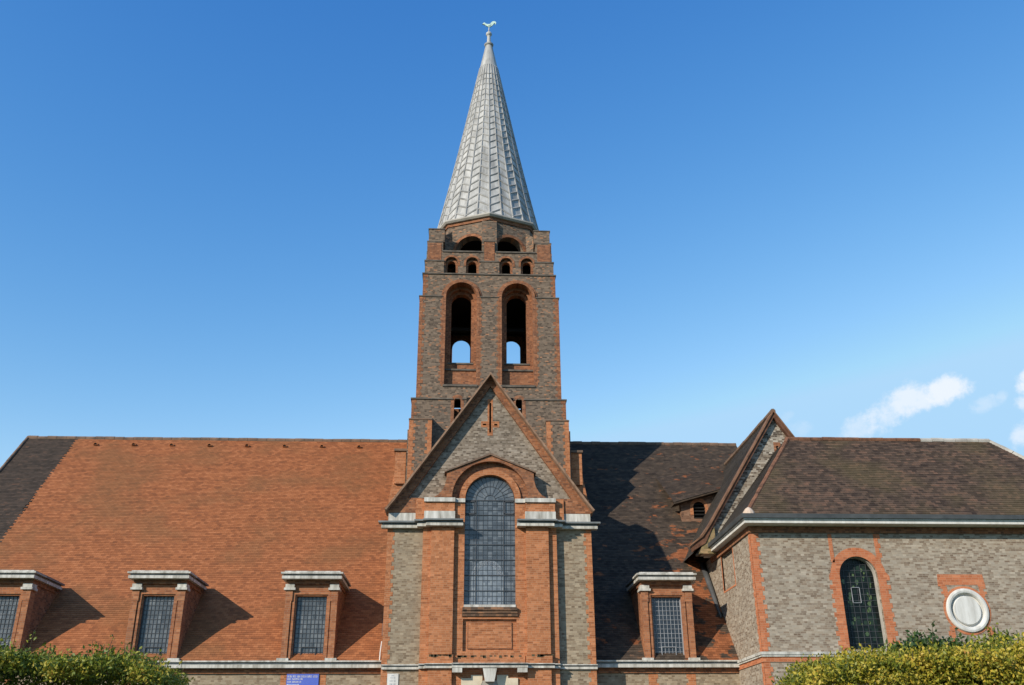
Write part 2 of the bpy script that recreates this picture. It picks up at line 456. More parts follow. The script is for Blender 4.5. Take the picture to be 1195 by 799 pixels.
class MB:
    def __init__(self):
        self.v = []
        self.f = []

    def add(self, verts, faces):
        b = len(self.v)
        self.v += [tuple(p) for p in verts]
        self.f += [tuple(b + i for i in f) for f in faces]

    def box(self, x0, x1, y0, y1, z0, z1):
        self.add([(x, y, z) for z in (z0, z1) for y in (y0, y1) for x in (x0, x1)],
                 [(0, 2, 3, 1), (4, 5, 7, 6), (0, 1, 5, 4), (2, 6, 7, 3), (0, 4, 6, 2), (1, 3, 7, 5)])

    def prism(self, poly, holes, d0, d1, fr):
        """poly (a,b) extruded from depth d0 to d1 in frame fr=(o, ea, eb, en)"""
        o, ea, eb, en = fr
        loops = [list(poly)] + [list(q) for q in (holes or [])]
        flat = [p for l in loops for p in l]
        n = len(flat)
        P = lambda p, d: o + ea * p[0] + eb * p[1] + en * d
        vv = [P(p, d0) for p in flat] + [P(p, d1) for p in flat]
        tris = tessellate_polygon([[Vector((p[0], p[1], 0)) for p in l] for l in loops])
        ff = []
        for t in tris:
            ff.append(tuple(t))
            ff.append(tuple(n + i for i in reversed(t)))
        s = 0
        for l in loops:
            k = len(l)
            for i in range(k):
                a, b = s + i, s + (i + 1) % k
                ff.append((a, b, n + b, n + a))
            s += k
        self.add(vv, ff)

    def tube(self, pts, r, seg=8):
        pts = [Vector(p) for p in pts]
        rs = r if isinstance(r, (list, tuple)) else [r] * len(pts)
        vv, ff = [], []
        for i, p in enumerate(pts):
            t = (pts[min(i + 1, len(pts) - 1)] - pts[max(i - 1, 0)]).normalized()
            a = t.cross(Vector((0.31, 0.22, 0.92)) if abs(t.z) < 0.9 else Vector((1, 0, 0))).normalized()
            b = t.cross(a)
            for k in range(seg):
                an = 2 * math.pi * k / seg
                vv.append(p + (a * math.cos(an) + b * math.sin(an)) * rs[i])
        for i in range(len(pts) - 1):
            for k in range(seg):
                k2 = (k + 1) % seg
                ff.append((i * seg + k, i * seg + k2, (i + 1) * seg + k2, (i + 1) * seg + k))
        ff.append(tuple(reversed(range(seg))))
        ff.append(tuple((len(pts) - 1) * seg + k for k in range(seg)))
        self.add(vv, ff)

    def lathe(self, prof, cx, cy, seg=20, axis='z', rot=0.0):
        """prof: (radius, height)"""
        vv, ff = [], []
        for r, z in prof:
            for k in range(seg):
                an = 2 * math.pi * k / seg + rot
                if axis == 'z':
                    vv.append((cx + r * math.cos(an), cy + r * math.sin(an), z))
                else:       # axis along -Y, cx/cy are x and z, z is depth
                    vv.append((cx + r * math.cos(an), z, cy + r * math.sin(an)))
        for i in range(len(prof) - 1):
            for k in range(seg):
                k2 = (k + 1) % seg
                ff.append((i * seg + k, i * seg + k2, (i + 1) * seg + k2, (i + 1) * seg + k))
        ff.append(tuple(reversed(range(seg))))
        ff.append(tuple((len(prof) - 1) * seg + k for k in range(seg)))
        self.add(vv, ff)

    def build(self, name, mat, parent=None, origin=None, smooth=False):
        org = ROOT if origin is None else Vector(origin)
        me = bpy.data.meshes.new(name)
        me.from_pydata([(Vector(p) - org)[:] for p in self.v], [], self.f)
        bm = bmesh.new()
        bm.from_mesh(me)
        bmesh.ops.recalc_face_normals(bm, faces=bm.faces)
        bm.to_mesh(me)
        bm.free()
        me.materials.append(mat)
        if smooth:
            me.shade_smooth()
        o = bpy.data.objects.new(name, me)
        COL.objects.link(o)
        if parent is not None:
            o.parent = parent
        else:
            o.location = org
        return o


X, Y, Z = Vector((1, 0, 0)), Vector((0, 1, 0)), Vector((0, 0, 1))


def front(y):
    """frame of a wall facing the camera: depth grows towards the camera"""
    return (Vector((0, y, 0)), X, Z, -Y)


def facing_left(x):
    return (Vector((x, 0, 0)), -Y, Z, -X)


def rect(a0, a1, b0, b1):
    return [(a0, b0), (a1, b0), (a1, b1), (a0, b1)]


def arch(cx, r, z0, zs, n=18, ry=None):
    """outline of a round-headed opening, from bottom left counter-clockwise"""
    ry = r if ry is None else ry
    pts = [(cx - r, z0), (cx + r, z0)]
    for i in range(n + 1):
        a = math.pi * i / n
        pts.append((cx + r * math.cos(a), zs + ry * math.sin(a)))
    return pts


def arch_ring(cx, r0, r1, z0, zs, n=20):
    """U-shaped surround between radius r0 and r1"""
    out = [(cx + r1, z0)] + [(cx + r1 * math.cos(math.pi * i / n), zs + r1 * math.sin(math.pi * i / n)) for i in range(n + 1)] + [(cx - r1, z0)]
    inn = [(cx - r0, z0)] + [(cx - r0 * math.cos(math.pi * i / n), zs + r0 * math.sin(math.pi * i / n)) for i in range(n + 1)] + [(cx + r0, z0)]
    return out + inn


def toothed(a0, a1, z0, z1, left, right, step=0.15, amp=0.09, seed=1):
    rg = random.Random(seed)
    n = max(1, int(round((z1 - z0) / step)))
    st = (z1 - z0) / n
    R_, L_ = [], []
    for i in range(n):
        za, zb = z0 + i * st, z0 + (i + 1) * st
        jr = (amp * (0.5 + 0.5 * rg.random()) if i % 2 else -amp * 0.3 * rg.random()) if right else 0
        jl = (amp * (0.5 + 0.5 * rg.random()) if i % 2 else -amp * 0.3 * rg.random()) if left else 0
        R_ += [(a1 + jr, za), (a1 + jr, zb)]
        L_ += [(a0 - jl, za), (a0 - jl, zb)]

    def dd(l):
        o = []
        for p in l:
            if not o or (abs(p[0] - o[-1][0]) + abs(p[1] - o[-1][1])) > 1e-6:
                o.append(p)
        return o
    return dd(R_) + list(reversed(dd(L_)))


def tag(o, label=None, cat=None, group=None, kind=None):
    if label:
        o['label'] = label
    if cat:
        o['category'] = cat
    if group:
        o['group'] = group
    if kind:
        o['kind'] = kind
    return o


def roof_face(mb, A0, B0, A1, B1, course=0.11, th=0.013, seg=1.6, jl=None, jr=None, wob=0.02, seed=0):
    """overlapping tile courses between the eave A0-B0 and the ridge A1-B1"""
    A0, B0, A1, B1 = map(Vector, (A0, B0, A1, B1))
    n = ((B0 - A0).cross(((A1 + B1) - (A0 + B0)))).normalized()
    if n.z < 0:
        n = -n
    L = ((A1 + B1) / 2 - (A0 + B0) / 2).length
    rows = max(2, int(round(L / course)))
    e = (B0 - A0).normalized()
    rg = random.Random(seed)
    nseg = max(1, int((B0 - A0).length / seg))
    wv = [[rg.uniform(-1, 1) for _ in range(nseg + 1)] for _ in range(rows // 12 + 3)]

    def w(i, s):
        f = i / 12.0
        k = int(f)
        t = f - k
        return (wv[k][s] * (1 - t) + wv[k + 1][s] * t) * wob
    for i in range(rows):
        t0, t1 = i / rows, (i + 1) / rows
        a0, b0 = A0.lerp(A1, t0), B0.lerp(B1, t0)
        a1, b1 = A0.lerp(A1, t1), B0.lerp(B1, t1)
        if jl:
            a0 = a0 + e * jl(i)
            a1 = a1 + e * jl(i)
        if jr:
            b0 = b0 + e * jr(i)
            b1 = b1 + e * jr(i)
        vv = []
        for s in range(nseg + 1):
            q = s / nseg
            p0 = a0.lerp(b0, q)
            p1 = a1.lerp(b1, q)
            vv += [p0 + n * (w(i, s) - 0.004), p0 + n * (th + w(i, s)), p1 + n * (w(i + 1, s) + 0.001)]
        ff = []
        for s in range(nseg):
            k, k2 = s * 3, s * 3 + 3
            ff.append((k, k2, k2 + 1, k + 1))
            ff.append((k + 1, k2 + 1, k2 + 2, k + 2))
        mb.add(vv, ff)


def grid_bars(mb, cx, r, z0, zs, y0, y1, nx, zlist, wx=0.012, wz=0.012, arched=True):
    for i in range(1, nx):
        a = -r + 2 * r * i / nx
        zt = zs
        mb.box(cx + a - wx / 2, cx + a + wx / 2, y0, y1, z0, zt)
    for z in zlist:
        mb.box(cx - r, cx + r, y0 - 0.002, y1 - 0.003, z - wz / 2, z + wz / 2)


# ================================================================== GROUND
def sheet(name, mat, poly, z, label):
    mb = MB()
    mb.add([(p[0], p[1], z) for p in poly], [tuple(range(len(poly)))])
    o = mb.build(name, mat, None, (0, 0, 0))
    tag(o, label, name.replace('_', ' '), None, 'structure')
    return o


sheet('ground', M['grass'], [(-900, -900), (900, -900), (900, 1500), (-900, 1500)], 0.0, 'short grass churchyard ground round the brick church')
sheet('road', M['asphalt'], [(-200, -6.5), (200, -6.5), (200, -0.6), (-200, -0.6)], 0.004, 'dark asphalt road in front of the churchyard')
mb = MB(); mb.box(-200, 200, -0.6, -0.45, 0, 0.125); o = mb.build('kerb', M['kerb'], None, (0, 0, 0)); tag(o, 'pale kerb stone along the road edge', 'kerb', None, 'structure')
mb = MB(); mb.box(-200, 200, -0.45, 6.6, -0.05, 0.11); o = mb.build('pavement', M['paving'], None, (0, 0, 0)); tag(o, 'pale stone pavement outside the hedges', 'pavement', None, 'structure')
sheet('path', M['paving'], [(-0.9, 6.6), (1.6, 6.6), (2.4, 31.0), (-0.4, 31.0)], 0.008, 'stone path leading between the hedges to the door')
sheet('forecourt', M['paving'], [(-8.0, 30.9), (9.2, 30.9), (9.2, 33.9), (-8.0, 33.9)], 0.012, 'stone paving before the church door')

# ================================================================== CHURCH
church = bpy.data.objects.new('church', None)
COL.objects.link(church)
church.location = ROOT
church.empty_display_size = 0.5
tag(church, 'large brick church with a square tower, pale lead spire and steep tiled roofs', 'church')


def clusters(mb, gap=0.03):
    """groups of touching pieces of a mesh builder, each as its own builder"""
    n = len(mb.v)
    par = list(range(n))

    def find(i):
        while par[i] != i:
            par[i] = par[par[i]]
            i = par[i]
        return i
    for f_ in mb.f:
        r = find(f_[0])
        for i in f_[1:]:
            par[find(i)] = r
    box = {}
    for i, p in enumerate(mb.v):
        r = find(i)
        b = box.setdefault(r, [list(p), list(p)])
        for k in range(3):
            b[0][k] = min(b[0][k], p[k]); b[1][k] = max(b[1][k], p[k])
    keys = list(box)
    top = {k: k for k in keys}

    def ft(k):
        while top[k] != k:
            k = top[k]
        return k
    for i, a in enumerate(keys):
        for b in keys[i + 1:]:
            if all(box[a][0][k] - gap < box[b][1][k] and box[b][0][k] - gap < box[a][1][k] for k in range(3)):
                top[ft(a)] = ft(b)
    out = {}
    for f_ in mb.f:
        r = ft(find(f_[0]))
        m_, mp = out.setdefault(r, (MB(), {}))
        ids = []
        for i in f_:
            if i not in mp:
                mp[i] = len(m_.v)
                m_.v.append(mb.v[i])
            ids.append(mp[i])
        m_.f.append(tuple(ids))
    return [q[0] for q in out.values()]


SPLIT = {'brick_quoin', 'dentil_course', 'eaves_cornice', 'gutter', 'wall_panel', 'pilaster', 'attic_course', 'cornice', 'cornice_hollow', 'blocking_course',
         'impost', 'red_dressing', 'belfry_surround', 'string_course', 'bell_deck', 'buttress', 'buttress_dressing', 'buttress_cap', 'drum_deck',
         'voussoir', 'sill_corbel', 'hip_roof', 'bay_roof', 'louvre', 'coloured_glass', 'opening_light', 'transept_roof', 'arch_hood'}


def part(mb, name, mat, parent=church, label=None, smooth=False):
    if name in SPLIT:
        cs = clusters(mb)
        if 1 < len(cs) <= 100:
            o = None
            for c in cs:
                q = c.build(name, mat, parent, ROOT, smooth)
                if label:
                    q['label'] = label
                o = o or q
            return o
    o = mb.build(name, mat, parent, ROOT, smooth)
    if label:
        o['label'] = label
    return o


def cornice_run(mbs, mbd, a0, a1, y, zb, h=0.22, proj=0.26, ends=(1, 1)):
    """stone cornice along x: fascia, dark hollow, top fillet; y is the wall face"""
    e0, e1 = ends
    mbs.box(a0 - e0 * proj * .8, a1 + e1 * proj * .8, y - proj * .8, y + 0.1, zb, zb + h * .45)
    mbd.box(a0 - e0 * proj * .7, a1 + e1 * proj * .7, y - proj * .72, y + 0.1, zb + h * .45, zb + h * .80)  # shade of the hollow put into its dark colour
    mbs.box(a0 - e0 * proj, a1 + e1 * proj, y - proj, y + 0.1, zb + h * .80, zb + h)


# ---------------- nave
XW, XE = -20.85, 13.5
EY, EZ, RY, RZ = 34.8, 4.95, 44.82, 16.17
SL = (RZ - EZ) / (RY - EY)
mb = MB()
mb.box(XW + 0.15, -2.7, 35.0, 35.6, 0, 4.9)
mb.box(4.68, 9.80, 35.0, 35.6, 0, 4.9)
mb.prism([(-35.6, 0), (-54.6, 0), (-54.6, 4.9), (-44.82, 15.8), (-35.6, 5.5)], None, 0, 0.5, (Vector((XW + 0.65, 0, 0)), -Y, Z, -X))
mb.box(XW + 0.65, XE, 54.0, 54.6, 0, 4.9)
nave = part(mb, 'nave_wall', M['grey_brick'])
mb = MB()
fr = front(35.0)
sd_ = 11
for a0, a1 in ((-6.17, -5.955), (-4.87, -4.62), (-11.4, -11.15), (-10.1, -9.85), (6.57, 6.86), (7.96, 8.24), (-16.7, -16.45), (-15.4, -15.15)):
    sd_ += 1
    mb.prism(toothed(a0, a1, 0.02, 4.53, a0 > -5 and a0 != 6.57, a0 < -5 or a0 == 6.57, 0.15, 0.07, sd_), None, -0.01, 0.006, fr)
part(mb, 'brick_quoin', M['red_brick'], nave)
mb = MB()
mb.box(XW + 0.2, -2.7, 34.94, 35.0 + 0.05, 4.56, 4.73)
mb.box(4.68, 9.79, 34.94, 35.05, 4.56, 4.73)
part(mb, 'dentil_course', M['dark_red_brick'], nave)  # shade under the eaves put into the darker brick colour
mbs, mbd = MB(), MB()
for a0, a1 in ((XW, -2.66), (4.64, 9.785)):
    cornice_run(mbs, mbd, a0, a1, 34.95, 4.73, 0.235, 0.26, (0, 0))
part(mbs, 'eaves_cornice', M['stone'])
part(mbd, 'gutter', M['lead_dark'])  # strip in the cornice cove, its shade painted as dark lead

rj = [random.Random(99).uniform(-1, 1) for _ in range(1)]
_rg = random.Random(5)
JIT = [(0.04 if i % 2 else -0.03) + _rg.uniform(-.03, .03) for i in range(400)]
jf = lambda i: JIT[i]
mb = MB()
roof_face(mb, (-18.55, EY, EZ), (1.0, EY, EZ), (-18.55, RY, RZ), (1.0, RY, RZ), jl=jf, seed=3)
roof_o = part(mb, 'nave_roof', M['new_tile'], church, 'roof slope of new orange tiles left of the tower')
mb = MB()
roof_face(mb, (XW, EY, EZ), (-18.55, EY, EZ), (XW, RY, RZ), (-18.55, RY, RZ), jr=jf, seed=4)  # darker tile colour along the left verge
part(mb, 'nave_roof', M['edge_tile'], church, 'strip of darker tiles at the left end of the roof')
mb = MB()
roof_face(mb, (1.0, EY, EZ), (XE, EY, EZ), (1.0, RY, RZ), (XE, RY, RZ), seed=6)
roof_r = part(mb, 'nave_roof', M['old_tile'], church, 'dark old roof slope with orange patches right of the tower')
mb = MB()
roof_face(mb, (XW, 2 * RY - EY, EZ), (XE, 2 * RY - EY, EZ), (XW, RY, RZ), (XE, RY, RZ), course=0.5, seed=7)
part(mb, 'nave_roof', M['old_tile'], church, 'rear slope of the roof')


def ridge_tiles(mb, p0, p1, r=0.13, ln=0.45, seed=1, sink=0.05):
    p0, p1 = Vector(p0), Vector(p1)
    n = int((p1 - p0).length / ln)
    rg = random.Random(seed)
    for i in range(n):
        a, b = p0.lerp(p1, i / n), p0.lerp(p1, (i + 0.97) / n)
        dz = Vector((0, 0, rg.uniform(-.012, .012) - sink))
        mb.tube([a + dz, b + dz], [r * rg.uniform(.94, 1.06), r], 8)


mb = MB()
ridge_tiles(mb, (XW, RY, RZ), (XE, RY, RZ), 0.12, seed=2)
part(mb, 'ridge_tile', M['ridge'])
mb = MB()
ridge_tiles(mb, (XW - 0.02, EY, EZ + 0.03), (XW - 0.02, RY, RZ + 0.03), 0.07, seed=3, sink=0)
part(mb, 'verge', M['ridge'])
# little vent tiles under the ridge
mb = MB()
vy, vz = 44.36, EZ + (44.36 - EY) * SL
hood = [(-0.10, 0.0), (0.11, 0.0)] + [(0.11 * math.cos(math.pi * i / 8), 0.02 + 0.11 * math.sin(math.pi * i / 8)) for i in range(9)]
inner = [(-0.075, 0.012), (0.075, 0.012)] + [(0.075 * math.cos(math.pi * i / 8), 0.025 + 0.075 * math.sin(math.pi * i / 8)) for i in range(9)]
vx0 = -17.46
vfr = (Vector((vx0, vy, vz)), X, Z, -Y)
mb.prism(hood, [inner], -0.18, 0.09, vfr)
v0 = part(mb, 'vent_tile', M['new_tile'], church)
mb = MB()
mb.prism(inner, None, -0.10, 0.055, vfr)  # solid plug, near-black to stand for the shade inside the vent
v0i = part(mb, 'vent_plug', M['black'], v0)
for i in range(1, 8):
    c = v0.copy(); COL.objects.link(c); c.location.x = v0.location.x + 1.775 * i
    d = v0i.copy(); COL.objects.link(d); d.parent = c
# transparent-cheap lead soaker beside the bay and by the chapel
mb = MB()
pts = [(-2.78, y, EZ + (y - EY) * SL + 0.04) for y in (35.6, 36.6, 37.6, 38.6, 39.6)]
for a, b in zip(pts[:-1], pts[1:]):
    a, b = Vector(a), Vector(b)
    w0, w1 = .06 + .05 * (a.y - 35.6), .06 + .05 * (b.y - 35.6)
    mb.add([a + Vector((-w0, 0, 0.01)), a + Vector((0.15, 0, 0.03)), b + Vector((0.15, 0, 0.03)), b + Vector((-w1, 0, 0.01)),
            a + Vector((-w0, 0, -.03)), b + Vector((-w1, 0, -.03))], [(0, 1, 2, 3), (4, 0, 3, 5)])
part(mb, 'lead_flashing', plain_mat('reddish_lead', (0.12, 0.075, 0.06), (0.22, 0.14, 0.11), 2.0, .7, .2))
mb = MB()
mb.tube([(9.66, y, EZ + (y - EY) * SL + 0.10) for y in (36.2, 36.8, 37.5, 38.3)], [0.04, 0.08, 0.11, 0.12], 10)
part(mb, 'lead_flashing', plain_mat('sooty_lead', (0.05, 0.052, 0.055), (0.10, 0.105, 0.11), 2.0, .6, .3), church, None, True)
mb = MB()
mb.tube([(-2.80, 34.80, 4.92), (-2.80, 34.9, 5.25), (-2.79, 35.25, 5.65)], 0.022, 8)
part(mb, 'waste_pipe', M['white_paint'])


# ---------------- dormers (one built, the others copied)
def make_dormer(loc):
    root = bpy.data.objects.new('dormer_window', None)
    COL.objects.link(root)
    org = Vector((0, 0, 0))

    def p(mb, name, mat, par=root):
        o = mb.build(name, mat, None, org)
        o.location = (0, 0, 0)
        o.parent = par
        return o
    f0 = front(0.0)
    mb = MB()
    # brick front with the opening, jambs 0.5 m wide, cheeks running back into the roof
    mb.prism(rect(-0.90, 0.90, 0.0, 2.62), [rect(-0.53, 0.53, 0.03, 2.23)], -0.35, 0.0, f0)
    mb.prism([(-0.66, 0.12), (-0.66, 2.36), (0.66, 2.36), (0.66, 0.12), (0.58, 0.12), (0.58, 2.28), (-0.58, 2.28), (-0.58, 0.12)], None, 0.0, 0.05, f0)
    for s in (-1, 1):
        a0, a1 = sorted((s * 0.70, s * 0.91))
        mb.box(a0, a1, -0.09, 0.0, 0.12, 2.05)
        a0, a1 = sorted((s * 0.67, s * 0.92))
        mb.box(a0, a1, -0.10, 0.0, 2.05, 2.42)
    dw = p(mb, 'brick_surround', M['dormer_brick'])
    mb = MB()
    for s in (-1, 1):
        a0, a1 = sorted((s * 0.896, s * 0.66))
        mb.prism([(-0.35, -0.15), (-3.1, 3.05), (-3.1, 2.85), (-0.35, 2.85)], None, a0, a1, (Vector((0, 0, 0)), -Y, Z, X))
    p(mb, 'cheek', M['dark_red_brick'])
    for s in (-1, 1):
        a0, a1 = sorted((s * 0.62, s * 1.02))
        mb = MB(); mb.box(a0, a1, -0.17, 0.03, -0.03, 0.12); p(mb, 'base_block', M['stone'])
        a0, a1 = sorted((s * 0.58, s * 0.98))
        mb = MB(); mb.box(a0, a1, -0.17, 0.3, 2.42, 2.50); mb.box(a0 + .04, a1 - .04, -0.13, 0.3, 2.50, 2.63)
        p(mb, 'console', M['stone'])
    mbs, mbd = MB(), MB()
    mbs.box(-1.05, 1.05, -0.36, 2.2, 2.78, 2.88)
    mbd.box(-1.00, 1.00, -0.29, 2.2, 2.88, 2.95)  # groove under the top slab, shade given as dark colour
    mbs.box(-1.09, 1.09, -0.39, 0.6, 2.95, 3.01)
    mbd.box(-1.09, 1.09, 0.602, 2.3, 2.95, 3.01)
    p(mbs, 'cornice', M['stone'])
    mbd.box(-1.02, 1.02, -0.22, 1.9, 3.01, 3.05)
    p(mbd, 'lead_roof', M['lead_dark'])
    mb = MB(); mb.box(-0.93, 0.93, -0.08, 2.0, 2.625, 2.78); p(mb, 'frieze', M['dark_red_brick'])  # darker brick carries the shade below the dormer cornice
    mb = MB(); mb.box(-0.98, 0.98, -0.29, -0.02, 3.012, 3.06); p(mb, 'blocking_course', M['stone'])
    mb = MB(); mb.box(-0.53, 0.53, 0.16, 0.18, 0.03, 2.23)
    pane = p(mb, 'pane', M['dormer_glass'])
    mb = MB()
    grid_bars(mb, 0, 0.53, 0.03, 2.23, 0.14, 0.16, 8, [0.03 + 2.2 * i / 14 for i in range(1, 14)], 0.014, 0.012)
    for s in (-1, 1):
        a0, a1 = sorted((s * 0.53, s * 0.50))
        mb.box(a0, a1, 0.11, 0.16, 0.03, 2.23)
    p(mb, 'glazing_bar', M['came'])
    mb = MB()
    mb.box(-0.27, -0.25, 0.10, 0.14, 0.10, 0.52); mb.box(0.23, 0.25, 0.10, 0.14, 0.10, 0.52)
    mb.box(-0.25, 0.23, 0.10, 0.14, 0.50, 0.52); mb.box(-0.25, 0.23, 0.10, 0.14, 0.10, 0.12)
    p(mb, 'opening_light', M['came'])
    root.parent = church
    root.location = Vector(loc) - ROOT
    return root


def copy_tree(o, parent):
    c = o.copy()
    COL.objects.link(c)
    c.parent = parent
    for ch in list(o.children):
        copy_tree(ch, c)
    return c


D0 = make_dormer((-15.95, 34.9, 4.93))
for dx in (-10.63, -5.30, 7.37):
    d = copy_tree(D0, church)
    d.location = Vector((dx, 34.9, 4.93)) - ROOT
    if dx > 0:
        for ch in d.children:
            nm = ch.name.split('.')[0]
            if nm in ('pane', 'glazing_bar', 'opening_light'):
                ch.data = ch.data.copy()
                ch.data.materials[0] = {'pane': M['dark_glass'], 'glazing_bar': M['came_light'], 'opening_light': M['came_light']}[nm]

# ---------------- gabled bay
BX = 0.97
BY = 34.0
mb = MB()
f = front(BY)
win = arch(BX, 0.90, 6.66, 10.40, 24)
win_w = arch(BX, 1.36, 6.60, 10.42, 24)
body = [(BX - 3.64, 0), (BX + 3.64, 0), (BX + 3.64, 10.0), (BX + 3.50, 10.35), (BX, 15.0), (BX - 3.50, 10.35), (BX - 3.64, 10.0)]
cross = [(BX - .035, 13.02), (BX + .035, 13.02), (BX + .035, 14.2), (BX - .035, 14.2)]
mb.prism(body, [win_w, cross, rect(BX - .27, BX - .15, 13.30, 13.36), rect(BX + .15, BX + .27, 13.30, 13.36)], -0.6, 0.0, f)
for s in (-1, 1):
    a0, a1 = sorted((BX + s * 3.64, BX + s * 3.1))
    mb.box(a0, a1, BY + 0.6, 40.2, 0, 9.9)
bay = part(mb, 'gabled_bay', M['gable_brick'])
mb = MB(); mb.box(BX - .9, BX + .9, BY + 0.25, BY + 0.35, 12.6, 14.5); part(mb, 'slit_backing', M['black'], bay)
# lower wall panels of lighter grey brick between quoins
mb = MB()
mb.box(BX - 3.635, BX - 2.38, BY - 0.012, BY, 0, 9.40)
mb.box(BX + 2.38, BX + 3.635, BY - 0.012, BY, 0, 9.40)
part(mb, 'wall_panel', M['grey_brick'], bay)
mb = MB()
f12 = front(BY - 0.012)
mb.prism(toothed(BX - 3.645, BX - 3.44, 0.02, 9.40, False, True, 0.15, 0.09, 21), None, -0.01, 0.008, f12)
mb.prism(toothed(BX + 3.44, BX + 3.645, 0.02, 9.40, True, False, 0.15, 0.09, 22), None, -0.01, 0.008, f12)
mb.box(BX + 3.641, BX + 3.648, BY - 0.004, BY + 1.3, 0.02, 9.4)
mb.box(BX - 3.648, BX - 3.641, BY - 0.004, BY + 1.3, 0.02, 9.4)
part(mb, 'brick_quoin', M['red_brick'], bay)
# cross-shaped slit surround
mb = MB()
mb.prism([(BX - .10, 12.9), (BX + .10, 12.9), (BX + .10, 13.22), (BX + .34, 13.22), (BX + .34, 13.46), (BX + .10, 13.46), (BX + .10, 14.34), (BX - .10, 14.34), (BX - .10, 13.46), (BX - .34, 13.46), (BX - .34, 13.22), (BX - .10, 13.22)],
         [cross, rect(BX - .27, BX - .15, 13.30, 13.36), rect(BX + .15, BX + .27, 13.30, 13.36)], -0.05, 0.006, f)
part(mb, 'slit_surround', M['red_brick'], bay)
# red centre field (step plane), with window opening
mb = MB()
f2 = front(33.74)
mb.prism([(BX - 2.37, 0), (BX - 1.25, 0), (BX - 1.25, 3.0), (BX + 1.25, 3.0), (BX + 1.25, 0), (BX + 2.37, 0), (BX + 2.37, 10.40), (BX + 0.9, 10.40), (BX + .9, 6.66), (BX - .9, 6.66), (BX - .9, 10.40), (BX - 2.37, 10.40)],
         [rect(BX - .92, BX + .92, 5.16, 6.22)], -0.255, 0.0, f2)
cf = part(mb, 'centre_field', M['red_brick'], bay)
mb = MB()
mb.box(BX - .92, BX + .92, 33.84, 33.9, 5.16, 6.22)
mb.prism(rect(BX - .76, BX + .76, 5.25, 6.12), None, 0, 0.03, front(33.84))
part(mb, 'recessed_panel', M['red_brick'], bay)
mb = MB()
mb.prism([(BX - .76, 5.25), (BX + .76, 5.25), (BX + .76, 6.12), (BX - .76, 6.12)], [rect(BX - .735, BX + .735, 5.275, 6.095)], 0.03, 0.036, front(33.84))
part(mb, 'panel_moulding', M['dark_red_brick'], bay)
mb = MB()
for s in (-1, 1):
    a0, a1 = sorted((BX + s * 1.27, BX + s * 2.07))
    mb.box(a0, a1, 33.60, 33.75, 0, 9.40)
    mb.box(a0 - .04, a1 + .04, 33.55, 33.75, 4.74, 5.04)
mb.box(BX - 1.2, BX + 1.2, 33.70, 33.75, 4.74, 5.02)
pil = part(mb, 'pilaster', M['red_brick'], bay)
mb = MB()
rgm = random.Random(8)
for k in range(46):       # mossy tufts on the plinth ledges
    zz = 5.04 if k % 2 else 5.02
    a = BX + (rgm.choice((-1, 1)) * rgm.uniform(1.3, 2.05) if k % 2 else rgm.uniform(-1.1, 1.1))
    yy = 33.56 if k % 2 else 33.705
    mb.box(a, a + rgm.uniform(.03, .16), yy - .012, yy + .05, zz - rgm.uniform(.02, .10), zz + .006)
part(mb, 'moss', plain_mat('dark_moss', (0.05, 0.045, 0.03), (0.12, 0.10, 0.06), 9.0, 0.95, 0.1), pil)['kind'] = 'stuff'
# window sill and corbel
mb = MB(); mb.box(BX - .90, BX + .90, 33.72, 34.0, 6.62, 6.70); part(mb, 'window_sill', M['stone'], bay)
mb = MB()
mb.box(BX - .94, BX + .94, 33.62, 33.78, 6.50, 6.60); mb.box(BX - .95, BX + .95, 33.66, 33.78, 6.40, 6.50); mb.box(BX - .96, BX + .96, 33.69, 33.78, 6.31, 6.40)
part(mb, 'sill_corbel', brick_mat('sooty_brick', [(0, (0.06, 0.04, 0.03)), (0.5, (0.16, 0.09, 0.055)), (1, (0.30, 0.15, 0.08))], (0.1, 0.08, 0.06), soot=0.8, soot_scale=2.0), bay)
# upper attic and capital blocks
mb = MB()
for s in (-1, 1):
    a0, a1 = sorted((BX + s * 1.27, BX + s * 2.33))
    mb.box(a0, a1, 33.64, 33.745, 9.93, 10.27)
    a0, a1 = sorted((BX + s * 2.372, BX + s * 3.61))
    mb.box(a0, a1, 33.93, 34.0, 9.925, 10.46)
    mb.box(*sorted((BX + s * 2.36, BX + s * 2.66)), 33.80, 33.95, 9.62, 10.42)
part(mb, 'attic_course', M['red_brick'], bay)
mbs, mbd = MB(), MB()
for s in (-1, 1):
    for (p0, p1, yf) in ((3.66, 2.38, 34.0), (2.38, 2.10, 33.74), (2.07, 0.955, 33.60)):
        a0, a1 = sorted((BX + s * p0, BX + s * p1))
        for (zb, h, pr, tgt) in ((9.37, .10, .20, mbs), (9.47, .07, .17, mbd), (9.54, .06, .30, mbd)):  # hollow coloured dark for its shade; top fillet lead-covered
            e_out = pr if p0 > 3 else pr * 0.0
            o0 = a0 - (pr if s < 0 and p0 > 2.38 + 1 else (pr if s < 0 else 0))
            o1 = a1 + (pr if s > 0 else 0)
            tgt.box(o0, o1, yf - pr, 34.05 if yf > 33.9 else yf + .14, zb + (0.003 if p0 < 2.2 else (0.0015 if p0 < 3 else 0)), zb + h - (0.003 if p0 < 2.2 else (0.0015 if p0 < 3 else 0)))
part(mbs, 'cornice', M['stone'], bay)
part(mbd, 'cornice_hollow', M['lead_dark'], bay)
mb = MB()
for s in (-1, 1):
    mb.box(*sorted((BX + s * 3.62, BX + s * 2.34)), 33.88, 34.0, 9.602, 9.92)
    mb.box(*sorted((BX + s * 2.345, BX + s * 1.25)), 33.58, 33.90, 9.602, 9.928)
part(mb, 'blocking_course', M['stone'], bay)
mb = MB()
